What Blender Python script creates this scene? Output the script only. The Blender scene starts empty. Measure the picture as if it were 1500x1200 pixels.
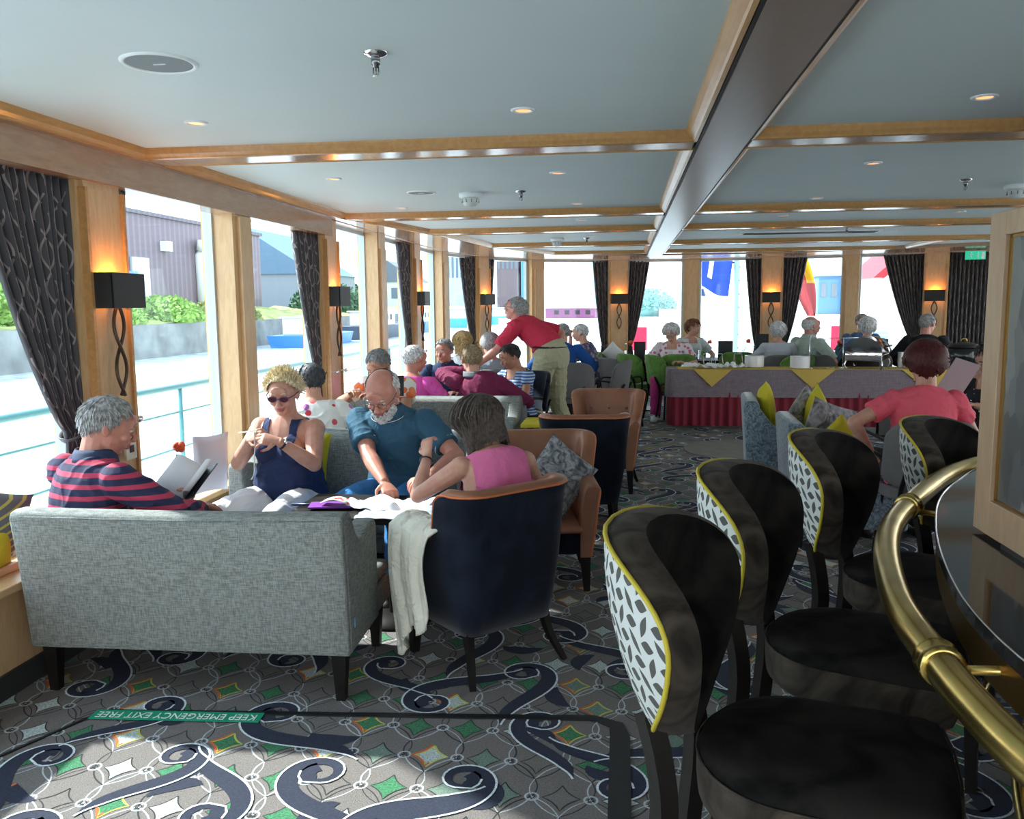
import bpy, bmesh, math, random
from mathutils import Vector as V, Matrix, noise
random.seed(7)
PI = math.pi
S = bpy.context.scene
COL = S.collection

# ------------------------------------------------------------------ materials
def nt(name):
    m = bpy.data.materials.new(name); m.use_nodes = True
    t = m.node_tree; b = t.nodes['Principled BSDF']
    return m, t, b
def N(t, typ, **k):
    n = t.nodes.new(typ)
    for a, v in k.items():
        if a.startswith('i_'):
            key = a[2:]; n.inputs[int(key) if key.isdigit() else key.replace('_', ' ')].default_value = v
        else: setattr(n, a, v)
    return n
def ramp(t, src, stops, interp='LINEAR'):
    r = N(t, 'ShaderNodeValToRGB'); r.color_ramp.interpolation = interp
    e = r.color_ramp.elements
    while len(e) < len(stops): e.new(.5)
    for el, (p, c) in zip(e, stops):
        el.position = p; el.color = (c[0], c[1], c[2], 1)
    t.links.new(src, r.inputs[0]); return r.outputs[0]
def coords(t, kind='Object', scale=(1,1,1), rot=(0,0,0)):
    tc = N(t, 'ShaderNodeTexCoord'); mp = N(t, 'ShaderNodeMapping')
    mp.inputs['Scale'].default_value = scale; mp.inputs['Rotation'].default_value = rot
    t.links.new(tc.outputs[kind], mp.inputs[0]); return mp.outputs[0]
def mth(t, op, a, b=None):
    n = N(t, 'ShaderNodeMath', operation=op)
    for i, x in enumerate((a, b)):
        if x is None: continue
        if isinstance(x, (int, float)): n.inputs[i].default_value = x
        else: t.links.new(x, n.inputs[i])
    return n.outputs[0]
def bump(t, b, src, strength=.3, dist=.01):
    n = N(t, 'ShaderNodeBump'); n.inputs['Strength'].default_value = strength; n.inputs['Distance'].default_value = dist
    t.links.new(src, n.inputs['Height']); t.links.new(n.outputs[0], b.inputs['Normal'])
def mat(name, c, rough=.6, metal=0, var=.0, vs=8, bmp=0, bs=60, spec=.5, sheen=0, emit=None, es=1, alpha=None):
    m, t, b = nt(name)
    b.inputs['Base Color'].default_value = (*c, 1); b.inputs['Roughness'].default_value = rough
    b.inputs['Metallic'].default_value = metal; b.inputs['Specular IOR Level'].default_value = spec
    if sheen: b.inputs['Sheen Weight'].default_value = sheen
    if emit: b.inputs['Emission Color'].default_value = (*emit, 1); b.inputs['Emission Strength'].default_value = es
    if var:
        n = N(t, 'ShaderNodeTexNoise', i_Scale=vs, i_Detail=4.0); t.links.new(coords(t), n.inputs['Vector'])
        o = ramp(t, n.outputs[0], [(.3, [x*(1-var) for x in c]), (.7, [min(1, x*(1+var)) for x in c])])
        t.links.new(o, b.inputs['Base Color'])
    if bmp:
        n = N(t, 'ShaderNodeTexNoise', i_Scale=bs, i_Detail=3.0); t.links.new(coords(t), n.inputs['Vector'])
        bump(t, b, n.outputs[0], bmp)
    return m
def wood(name, c1, c2, rough=.35, sc=(3, 3, .6)):
    m, t, b = nt(name)
    n = N(t, 'ShaderNodeTexNoise', i_Scale=14.0, i_Detail=5.0, i_Distortion=.6)
    t.links.new(coords(t, 'Object', sc), n.inputs['Vector'])
    t.links.new(ramp(t, n.outputs[0], [(.35, c1), (.65, c2)]), b.inputs['Base Color'])
    b.inputs['Roughness'].default_value = rough
    return m
def velvet(name, c1, c2, sc=9, rough=.75, sheen=.6, dist=1.2):
    m, t, b = nt(name)
    n = N(t, 'ShaderNodeTexNoise', i_Scale=sc, i_Detail=6.0, i_Distortion=dist)
    t.links.new(coords(t), n.inputs['Vector'])
    t.links.new(ramp(t, n.outputs[0], [(.36, c1), (.62, c2)]), b.inputs['Base Color'])
    b.inputs['Roughness'].default_value = rough; b.inputs['Sheen Weight'].default_value = sheen
    b.inputs['Sheen Roughness'].default_value = .4
    bump(t, b, n.outputs[0], .25, .006)
    return m
def weave(name, c1, c2, sc=140):
    m, t, b = nt(name)
    fac = None
    a = N(t, 'ShaderNodeTexNoise', i_Scale=1.0, i_Detail=2.0); t.links.new(coords(t, 'Object', (sc*.12, sc*.12, sc)), a.inputs['Vector'])
    c = N(t, 'ShaderNodeTexNoise', i_Scale=1.0, i_Detail=2.0); t.links.new(coords(t, 'Object', (sc, sc, sc*.12)), c.inputs['Vector'])
    s = mth(t, 'MULTIPLY', mth(t, 'ADD', a.outputs[0], c.outputs[0]), .5)
    t.links.new(ramp(t, s, [(.38, c1), (.62, c2)]), b.inputs['Base Color'])
    b.inputs['Roughness'].default_value = .9; bump(t, b, s, .4, .004)
    return m

M = {}
M['wood'] = wood('maple_wood', (.56, .35, .17), (.64, .42, .22))
M['wood_h'] = wood('maple_wood_horizontal', (.56, .35, .17), (.64, .42, .22), sc=(3, .6, 3))
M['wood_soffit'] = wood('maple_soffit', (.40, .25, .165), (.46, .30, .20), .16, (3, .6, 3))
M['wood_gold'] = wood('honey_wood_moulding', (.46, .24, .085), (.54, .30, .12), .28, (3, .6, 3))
M['ceil'] = mat('pale_ceiling_paint', (.60, .665, .66), .6, var=.02, vs=2)
M['black'] = mat('matt_black', (.012, .010, .010), .5)
M['legs'] = mat('dark_stained_legs', (.009, .007, .006), .5, var=.3, vs=20, spec=.25)
M['tweed'] = weave('grey_tweed', (.135, .147, .14), (.29, .31, .298), 230)
M['tweed_dk'] = weave('dark_grey_tweed', (.10, .115, .115), (.24, .26, .26))
M['navy'] = velvet('navy_velvet', (.006, .009, .018), (.012, .018, .032), 6, sheen=.15)
M['tan'] = mat('tan_leather', (.28, .120, .066), .42, var=.18, vs=5, bmp=.12, bs=220)
M['orange_pipe'] = mat('orange_piping', (.62, .17, .05), .5)
M['yellow_pipe'] = mat('yellow_piping', (.55, .45, .035), .55)
M['brown_velvet'] = velvet('brown_grey_velvet', (.004, .004, .004), (.022, .0195, .018), 5, sheen=0, rough=.95, dist=2.)
M['brown_velvet_lt'] = velvet('taupe_velvet_border', (.022, .018, .015), (.075, .062, .050), 6, sheen=.05, rough=.9, dist=2.)
M['blue_velvet'] = velvet('crushed_blue_velvet', (.055, .085, .11), (.22, .29, .34), 26, sheen=.5, dist=2.2)
M['silver_velvet'] = velvet('crushed_silver_velvet', (.05, .06, .075), (.42, .45, .48), 14, sheen=.4, dist=2.5)
for _k in ('brown_velvet', 'brown_velvet_lt', 'navy'): M[_k].node_tree.nodes['Principled BSDF'].inputs['Specular IOR Level'].default_value = .12
M['green_velvet'] = velvet('green_velvet', (.07, .17, .022), (.12, .27, .045), 8, sheen=.3)
M['grey_felt'] = mat('grey_felt', (.15, .145, .145), .9, var=.1)
M['yellow'] = mat('yellow_fabric', (.56, .48, .02), .85, var=.12, bmp=.2)
M['brass'] = mat('brushed_brass', (.68, .51, .17), .25, 1, var=.22, vs=9)
M['brass_dk'] = mat('gilt_frame', (.50, .30, .08), .3, 1)
M['chrome'] = mat('chrome', (.75, .76, .78), .12, 1)
M['white'] = mat('white_matt', (.78, .80, .80), .6)
M['china'] = mat('white_china', (.80, .80, .80), .2)
M['paper'] = mat('white_paper', (.82, .83, .86), .8)
M['counter'] = mat('dark_polished_counter', (.025, .024, .024), .07, spec=.9)
M['tape'] = mat('black_floor_tape', (.014, .015, .017), .45)
M['green_sign'] = mat('green_sign', (.02, .33, .19), .4)
M['white_sign'] = mat('white_sign_letters', (.85, .9, .86), .5)
M['glassware'] = mat('clear_glassware', (.9, .92, .95), .05)
M['glassware'].node_tree.nodes['Principled BSDF'].inputs['Transmission Weight'].default_value = .8
M['rose'] = mat('orange_rose_petals', (.80, .10, .035), .6)
M['leaf'] = mat('green_leaf', (.05, .20, .03), .6)
M['red'] = mat('bright_red', (.62, .03, .05), .6)
M['steel_frame'] = mat('grey_window_frame', (.50, .58, .60), .4, .1)
M['skirt'] = mat('burgundy_cloth', (.21, .012, .028), .8)
M['lilac'] = weave('lilac_grey_cloth', (.19, .155, .18), (.25, .21, .235), 90)
M['mustard'] = mat('mustard_cloth', (.60, .42, .09), .85, var=.06)

def glass_pane():
    m = bpy.data.materials.new('window_glass'); m.use_nodes = True; t = m.node_tree; t.nodes.clear()
    o = N(t, 'ShaderNodeOutputMaterial'); mx = N(t, 'ShaderNodeMixShader'); tr = N(t, 'ShaderNodeBsdfTransparent'); gl = N(t, 'ShaderNodeBsdfGlossy')
    tr.inputs[0].default_value = (.93, .98, 1, 1); gl.inputs['Roughness'].default_value = .02; mx.inputs[0].default_value = .022
    t.links.new(tr.outputs[0], mx.inputs[1]); t.links.new(gl.outputs[0], mx.inputs[2]); t.links.new(mx.outputs[0], o.inputs[0])
    return m
M['pane'] = glass_pane()

def curtain_mat():
    m, t, b = nt('patterned_charcoal_curtain')
    tc = N(t, 'ShaderNodeTexCoord'); sp = N(t, 'ShaderNodeSeparateXYZ'); t.links.new(tc.outputs['UV'], sp.inputs[0])
    u, v = sp.outputs[0], sp.outputs[1]
    fac = None
    for ph in (0, PI):
        w = mth(t, 'SINE', mth(t, 'ADD', mth(t, 'MULTIPLY', v, 34.), ph))
        x = mth(t, 'ADD', mth(t, 'MULTIPLY', u, 11.), mth(t, 'MULTIPLY', w, .33))
        d = mth(t, 'ABSOLUTE', mth(t, 'SUBTRACT', mth(t, 'FRACT', x), .5))
        l = mth(t, 'LESS_THAN', d, .05)
        fac = l if fac is None else mth(t, 'MAXIMUM', fac, l)
    n = N(t, 'ShaderNodeTexNoise', i_Scale=16.0, i_Detail=2.0); t.links.new(tc.outputs['UV'], n.inputs['Vector'])
    fac = mth(t, 'MULTIPLY', fac, mth(t, 'GREATER_THAN', n.outputs[0], .46))
    mix = N(t, 'ShaderNodeMix', data_type='RGBA'); mix.inputs['A'].default_value = (.040, .037, .043, 1); mix.inputs['B'].default_value = (.26, .22, .21, 1)
    t.links.new(fac, mix.inputs[0]); t.links.new(mix.outputs['Result'], b.inputs['Base Color'])
    b.inputs['Roughness'].default_value = .6; b.inputs['Sheen Weight'].default_value = .2
    return m
M['curtain'] = curtain_mat()

def leaf_fabric():
    # light grey-white cloth with dark pointed leaf shapes
    m, t, b = nt('leaf_print_fabric')
    tc = N(t, 'ShaderNodeTexCoord'); sp = N(t, 'ShaderNodeSeparateXYZ'); t.links.new(tc.outputs['UV'], sp.inputs[0])
    u, v = mth(t, 'MULTIPLY', sp.outputs[0], 9.5), mth(t, 'MULTIPLY', sp.outputs[1], 8.)
    fac = None
    for (ax, ay, ang, ou, ov) in ((.13, .36, .5, 0, 0), (.13, .36, -.5, .5, .5), (.19, .24, 1.4, .5, 0), (.19, .24, 1.4, 0, .5)):
        fu = mth(t, 'SUBTRACT', mth(t, 'FRACT', mth(t, 'ADD', u, ou)), .5)
        fv = mth(t, 'SUBTRACT', mth(t, 'FRACT', mth(t, 'ADD', v, ov)), .5)
        ca, sa = math.cos(ang), math.sin(ang)
        x = mth(t, 'ADD', mth(t, 'MULTIPLY', fu, ca), mth(t, 'MULTIPLY', fv, sa))
        y = mth(t, 'SUBTRACT', mth(t, 'MULTIPLY', fv, ca), mth(t, 'MULTIPLY', fu, sa))
        d = mth(t, 'ADD', mth(t, 'DIVIDE', mth(t, 'ABSOLUTE', x), ax*.85), mth(t, 'POWER', mth(t, 'ABSOLUTE', mth(t, 'DIVIDE', y, ay*.95)), 1.6))
        l = mth(t, 'LESS_THAN', d, 1.)
        fac = l if fac is None else mth(t, 'MAXIMUM', fac, l)
    mix = N(t, 'ShaderNodeMix', data_type='RGBA'); mix.inputs['A'].default_value = (.62, .66, .66, 1); mix.inputs['B'].default_value = (.085, .09, .085, 1)
    t.links.new(fac, mix.inputs[0]); t.links.new(mix.outputs['Result'], b.inputs['Base Color']); b.inputs['Roughness'].default_value = .85
    return m
M['leafprint'] = leaf_fabric()

def stripes(name, c1, c2, freq, duty=.4, axis=2, tilt=(0, 0, 0), rough=.85):
    m, t, b = nt(name)
    sp = N(t, 'ShaderNodeSeparateXYZ'); t.links.new(coords(t, 'Object', (1, 1, 1), tilt), sp.inputs[0])
    f = mth(t, 'FRACT', mth(t, 'MULTIPLY', sp.outputs[axis], freq)); l = mth(t, 'LESS_THAN', f, duty)
    mix = N(t, 'ShaderNodeMix', data_type='RGBA'); mix.inputs['A'].default_value = (*c1, 1); mix.inputs['B'].default_value = (*c2, 1)
    t.links.new(l, mix.inputs[0]); t.links.new(mix.outputs['Result'], b.inputs['Base Color']); b.inputs['Roughness'].default_value = rough
    return m
def spots(name, base, cols, sc=18, thr=.22, rough=.85):
    m, t, b = nt(name)
    v = N(t, 'ShaderNodeTexVoronoi', i_Scale=sc); t.links.new(coords(t), v.inputs['Vector'])
    l = mth(t, 'LESS_THAN', v.outputs['Distance'], thr)
    sp = N(t, 'ShaderNodeSeparateXYZ'); t.links.new(v.outputs['Color'], sp.inputs[0])
    k = len(cols); col = ramp(t, sp.outputs[0], [(i/k, c) for i, c in enumerate(cols)], 'CONSTANT')
    mix = N(t, 'ShaderNodeMix', data_type='RGBA'); mix.inputs['A'].default_value = (*base, 1)
    t.links.new(l, mix.inputs[0]); t.links.new(col, mix.inputs['B']); t.links.new(mix.outputs['Result'], b.inputs['Base Color']); b.inputs['Roughness'].default_value = rough
    return m
def cloth(name, c, wr=.35, sc=9):
    m, t, b = nt(name)
    b.inputs['Base Color'].default_value = (*c, 1); b.inputs['Roughness'].default_value = .85; b.inputs['Specular IOR Level'].default_value = .25
    n = N(t, 'ShaderNodeTexNoise', i_Scale=sc, i_Detail=3.0, i_Distortion=1.5); t.links.new(coords(t), n.inputs['Vector'])
    bump(t, b, n.outputs[0], wr, .03)
    return m
def skin(name, c):
    m, t, b = nt(name)
    n = N(t, 'ShaderNodeTexNoise', i_Scale=22.0, i_Detail=3.0); t.links.new(coords(t), n.inputs['Vector'])
    t.links.new(ramp(t, n.outputs[0], [(.35, [c[0]*.92, c[1]*.8, c[2]*.8]), (.65, c)]), b.inputs['Base Color'])
    b.inputs['Roughness'].default_value = .5; b.inputs['Specular IOR Level'].default_value = .35
    return m
M['skin'] = skin('skin_fair', (.60, .34, .25)); M['skin_red'] = skin('skin_ruddy', (.56, .27, .20)); M['skin_tan'] = skin('skin_tanned', (.46, .24, .15))
M['lips'] = mat('lips', (.42, .13, .12), .5)
M['nail'] = mat('red_nail_varnish', (.70, .02, .05), .2)
M['eye'] = mat('eye_white', (.6, .58, .55), .3); M['iris'] = mat('eye_iris', (.05, .05, .06), .2)

# ------------------------------------------------------------------ mesh builder
class MB:
    def __init__(s): s.v = []; s.f = []; s.mi = []; s.uv = []; s.sm = []
    def add(s, vs, fs, mi=0, uvs=None, smooth=True, X=None):
        o = len(s.v)
        s.v += [tuple(X @ V(p)) if X is not None else tuple(p) for p in vs]
        for i, f in enumerate(fs):
            s.f.append(tuple(o+k for k in f)); s.mi.append(mi if isinstance(mi, int) else mi[i]); s.sm.append(smooth)
            s.uv.append([uvs[k] for k in f] if uvs else None)
        return s
    def box(s, a, b, mi=0, X=None):
        x0, y0, z0 = a; x1, y1, z1 = b
        vs = [(x0,y0,z0),(x1,y0,z0),(x1,y1,z0),(x0,y1,z0),(x0,y0,z1),(x1,y0,z1),(x1,y1,z1),(x0,y1,z1)]
        return s.add(vs, [(0,3,2,1),(4,5,6,7),(0,1,5,4),(1,2,6,5),(2,3,7,6),(3,0,4,7)], mi, smooth=False, X=X)
    def frustum(s, c0, h0, c1, h1, mi=0, X=None):   # centres and half sizes at two heights
        vs = [(c0[0]+i*h0[0], c0[1]+j*h0[1], c0[2]) for i, j in ((-1,-1),(1,-1),(1,1),(-1,1))] + [(c1[0]+i*h1[0], c1[1]+j*h1[1], c1[2]) for i, j in ((-1,-1),(1,-1),(1,1),(-1,1))]
        fs = [(0,3,2,1),(4,5,6,7),(0,1,5,4),(1,2,6,5),(2,3,7,6),(3,0,4,7)]
        if c1[2] < c0[2]: fs = [tuple(reversed(f)) for f in fs]
        return s.add(vs, fs, mi, smooth=False, X=X)
    def prism(s, poly, z0, z1, mi=0, X=None, smooth=False):   # poly in xy (ccw), extruded in z
        n = len(poly); vs = [(x, y, z0) for x, y in poly] + [(x, y, z1) for x, y in poly]
        fs = [tuple(reversed(range(n))), tuple(range(n, 2*n))] + [(i, (i+1) % n, n+(i+1) % n, n+i) for i in range(n)]
        return s.add(vs, fs, mi, smooth=smooth, X=X)
    def sweep(s, pts, rad, right=None, n=10, mi=0, X=None, cap=True, closed=False, up=False):
        pts = [V(p) for p in pts]; m = len(pts); rings = []; last = right and V(right)
        for i, p in enumerate(pts):
            a = pts[(i-1) % m] if closed else pts[max(0, i-1)]; b = pts[(i+1) % m] if closed else pts[min(m-1, i+1)]
            t = (b-a); t = t.normalized() if t.length > 1e-9 else V((0, 0, 1))
            if last is None: last = t.orthogonal()
            r = last - t*last.dot(t)
            r = r.normalized() if r.length > 1e-6 else t.orthogonal().normalized()
            if right is None: last = r
            f = t.cross(r)
            ra, rb = (rad[i] if isinstance(rad, list) else rad) if isinstance(rad[i] if isinstance(rad, list) else rad, tuple) else ((rad[i] if isinstance(rad, list) else rad),)*2
            rings.append([p + r*(ra*math.cos(2*PI*k/n)) + f*(rb*math.sin(2*PI*k/n)) for k in range(n)])
        vs = [q for R_ in rings for q in R_]; fs = []
        for i in range(m if closed else m-1):
            j = (i+1) % m
            for k in range(n): fs.append((i*n+k, i*n+(k+1) % n, j*n+(k+1) % n, j*n+k))
        if cap and not closed:
            fs.append(tuple(reversed(range(n)))); fs.append(tuple((m-1)*n+k for k in range(n)))
        return s.add(vs, fs, mi, X=X, smooth=n > 4)
    def ell(s, c, r, mi=0, X=None, nu=14, nv=9, M3=None):
        vs = [(0, 0, r[2])]; fs = []
        for j in range(1, nv):
            a = PI*j/nv
            for i in range(nu): vs.append((r[0]*math.sin(a)*math.cos(2*PI*i/nu), r[1]*math.sin(a)*math.sin(2*PI*i/nu), r[2]*math.cos(a)))
        vs.append((0, 0, -r[2])); L = len(vs)-1
        for i in range(nu): fs.append((0, 1+i, 1+(i+1) % nu)); fs.append((L, L-nu+(i+1) % nu, L-nu+i))
        for j in range(nv-2):
            for i in range(nu): fs.append((1+j*nu+i, 1+(j+1)*nu+i, 1+(j+1)*nu+(i+1) % nu, 1+j*nu+(i+1) % nu))
        vs = [V(c) + (M3 @ V(p) if M3 else V(p)) for p in vs]
        return s.add(vs, fs, mi, X=X)
    def lathe(s, prof, c=(0, 0, 0), n=24, mi=0, X=None, cap=True):
        vs = [(c[0]+r*math.cos(2*PI*k/n), c[1]+r*math.sin(2*PI*k/n), c[2]+z) for r, z in prof for k in range(n)]; fs = []
        for i in range(len(prof)-1):
            for k in range(n): fs.append((i*n+k, i*n+(k+1) % n, (i+1)*n+(k+1) % n, (i+1)*n+k))
        if cap: fs.append(tuple(reversed(range(n)))); fs.append(tuple((len(prof)-1)*n+k for k in range(n)))
        return s.add(vs, fs, mi, X=X)
    def grid(s, fn, nu, nv, mi=0, X=None, us=1, vs_=1, closed_u=False):
        vs = []; uv = []
        for j in range(nv+1):
            for i in range(nu+1): vs.append(fn(i/nu, j/nv)); uv.append((i/nu*us, j/nv*vs_))
        fs = [(j*(nu+1)+i, j*(nu+1)+i+1, (j+1)*(nu+1)+i+1, (j+1)*(nu+1)+i) for j in range(nv) for i in range(nu)]
        return s.add(vs, fs, mi, uv, X=X)
    def mesh(s, name):
        me = bpy.data.meshes.new(name); me.from_pydata(s.v, [], s.f); 
        me.polygons.foreach_set('material_index', s.mi); me.polygons.foreach_set('use_smooth', s.sm)
        if any(u for u in s.uv):
            l = me.uv_layers.new(name='UVMap'); k = 0; data = []
            for f, u in zip(s.f, s.uv): data += [c for q in (u or [(0, 0)]*len(f)) for c in q]
            l.data.foreach_set('uv', data)
        me.update(); return me
    def build(s, name, mats, parent=None, bevel=0, seg=2, solid=0, sub=0, loc=None, rz=0, soft=False):
        me = s.mesh(name)
        for m in (mats if isinstance(mats, (list, tuple)) else [mats]): me.materials.append(M[m] if isinstance(m, str) else m)
        o = bpy.data.objects.new(name, me); COL.objects.link(o)
        if parent: o.parent = parent
        if loc: o.location = loc
        if rz: o.rotation_euler = (0, 0, rz)
        if solid: d = o.modifiers.new('solid', 'SOLIDIFY'); d.thickness = solid; d.offset = 0
        if bevel:
            d = o.modifiers.new('bevel', 'BEVEL'); d.width = bevel; d.segments = seg; d.limit_method = 'ANGLE'; d.angle_limit = .6
            if soft:
                for p in me.polygons: p.use_smooth = True
        if sub: d = o.modifiers.new('sub', 'SUBSURF'); d.levels = sub; d.render_levels = sub
        return o
def tag(o, label=None, cat=None, group=None, kind=None):
    if label: o['label'] = label
    if cat: o['category'] = cat
    if group: o['group'] = group
    if kind: o['kind'] = kind
    return o
def empty(name, loc, rz=0, label=None, cat=None, group=None):
    o = bpy.data.objects.new(name, None); COL.objects.link(o); o.empty_display_size = .1
    o.location = loc; o.rotation_euler = (0, 0, rz); return tag(o, label, cat, group)
def struct(mb, name, mats, **k): return tag(mb.build(name, mats, **k), kind='structure')
def dup(o, loc=None, rz=None, label=None, group=None, parent=None, scale=None):
    c = o.copy(); COL.objects.link(c)
    if parent is not None: c.parent = parent
    for ch in o.children: dup(ch, parent=c)
    if loc is not None: c.location = loc
    if rz is not None: c.rotation_euler = (0, 0, rz)
    if scale: c.scale = scale
    if label: c['label'] = label
    if group: c['group'] = group
    return c
def crom(pts, k=4):   # smooth a list of tuples (any length)
    out = []; n = len(pts)
    for i in range(n-1):
        p0, p1, p2, p3 = pts[max(0, i-1)], pts[i], pts[i+1], pts[min(n-1, i+2)]
        for j in range(k):
            t = j/k
            out.append(tuple(.5*((2*b)+(-a+c)*t+(2*a-5*b+4*c-d)*t*t+(-a+3*b-3*c+d)*t**3) for a, b, c, d in zip(p0, p1, p2, p3)))
    out.append(tuple(pts[-1])); return out
def remesh(mb, voxel, smooth=3, fac=.5):
    me = mb.mesh('tmp'); o = bpy.data.objects.new('tmp', me); COL.objects.link(o)
    r = o.modifiers.new('r', 'REMESH'); r.mode = 'VOXEL'; r.voxel_size = voxel; r.use_smooth_shade = True
    if smooth: q = o.modifiers.new('s', 'SMOOTH'); q.iterations = smooth; q.factor = fac
    dg = bpy.context.evaluated_depsgraph_get(); dg.update()
    out = bpy.data.meshes.new_from_object(o.evaluated_get(dg), depsgraph=dg)
    bpy.data.objects.remove(o); bpy.data.meshes.remove(me)
    out.polygons.foreach_set('use_smooth', [True]*len(out.polygons)); return out
def link(me, name, mats, parent=None):
    me.name = name
    me.materials.clear()
    for m in (mats if isinstance(mats, (list, tuple)) else [mats]): me.materials.append(M[m] if isinstance(m, str) else m)
    o = bpy.data.objects.new(name, me); COL.objects.link(o); o.parent = parent; return o
# ------------------------------------------------------------------ people
def ik(a, b, l1, l2, hint):
    a, b, hint = V(a), V(b), V(hint); d = b-a; L = min(d.length, (l1+l2)*.995); u = d.normalized(); b = a+u*L
    x = (l1*l1-l2*l2+L*L)/(2*L); h = math.sqrt(max(0, l1*l1-x*x)); w = hint-u*hint.dot(u); w.normalize()
    return a+u*x+w*h, b
def hand_prims(mb, w, d, nrm, side, curl=.5, s=1., spread=.0055):
    # w wrist, d direction of the fingers, nrm out of the palm, side +1/-1 gives the thumb side
    d = V(d).normalized(); nrm = V(nrm); nrm = (nrm-d*nrm.dot(d)).normalized(); lat = d.cross(nrm)*side; w = V(w)
    mb.sweep([w-d*.02*s, w+d*.015*s, w+d*.05*s, w+d*.085*s, w+d*.094*s], [(.024*s, .017*s), (.03*s, .016*s), (.040*s, .015*s), (.041*s, .013*s), (.036*s, .010*s)], right=lat, n=12)
    tips = []
    for k, (ln, off) in enumerate(((.070, .033), (.079, .011), (.074, -.011), (.058, -.033))):
        p = w+d*.086*s+lat*off*s; path = [p-d*.02*s, p]; ang = 0; c = curl*(1+.12*k)
        for q in (.42, .32, .26):
            ang += c; dd = (d+lat*(off/.033*spread*25)).normalized()
            path.append(path[-1]+(dd*math.cos(ang)+nrm*math.sin(ang))*ln*q*s)
        mb.sweep(path, [.0095*s, .0098*s, .009*s, .0085*s, .0065*s], n=8); mb.ell(path[-1], (.0068*s,)*3, nu=8, nv=5); tips.append((path[-1], path[-1]-path[-2], nrm))
    p = w+d*.028*s+lat*.030*s; t1 = p+(d*.6+lat*.75+nrm*.25).normalized()*.038*s; t2 = t1+(d*.85+lat*.25+nrm*.45*(1 if curl > .2 else .4)).normalized()*.034*s
    mb.sweep([p-lat*.012*s, p, t1, t2], [.013*s, .0135*s, .0108*s, .008*s], n=8); mb.ell(t2, (.0085*s,)*3, nu=8, nv=5); tips.append((t2, t2-t1, nrm))
    return tips
def head_prims(mb, H, s=1., nose=1., fem=False):
    e = lambda c, r, M3=None: mb.ell((c[0]*s, c[1]*s, c[2]*s), (r[0]*s, r[1]*s, r[2]*s), X=H, M3=M3)
    e((0, -.012, .028), (.076, .096, .086)); e((0, .028, .018), (.066, .066, .070)); e((0, .022, -.035), (.058, .066, .066))
    e((0, .055, -.082), (.026, .024, .020)); e((0, .030, -.070), (.045, .045, .030))
    e((0, .083, .026), (.050, .012, .010)); e((0, .083, .045), (.045, .012, .03))
    for q in (-1, 1):
        e((q*.036, .070, -.018), (.021, .020, .018)); e((q*.030, .084, .026), (.018, .010, .006))
        e((q*.077, -.008, .004), (.007, .017, .030), Matrix.Rotation(q*.35, 3, 'Z')); e((q*.073, -.002, -.012), (.01, .012, .018))
    n = nose
    mb.sweep([(0, .083*s, .022*s), (0, .097*s, .0*s), (0, (.104+.006*n)*s, -.018*s)], [.007*s, .009*s, .011*s], n=8, X=H)
    e((0, .104, -.024), (.0155*n, .012, .009)); 
    e((0, .089, -.047), (.023, .011, .0065)); e((0, .087, -.059), (.020, .011, .0075)); e((0, .078, -.04), (.03, .02, .02))
def scalp(s, th, ph, off=0.):   # th from crown, ph around (0 = front)
    d = V((math.sin(th)*math.sin(ph), math.sin(th)*math.cos(ph), math.cos(th)))
    c = V((0, -.012, .028)); r = V((.077+off, .097+off, .087+off))
    k = 1/math.sqrt((d.x/r.x)**2+(d.y/r.y)**2+(d.z/r.z)**2); return (c+d*k)*s, d
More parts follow.
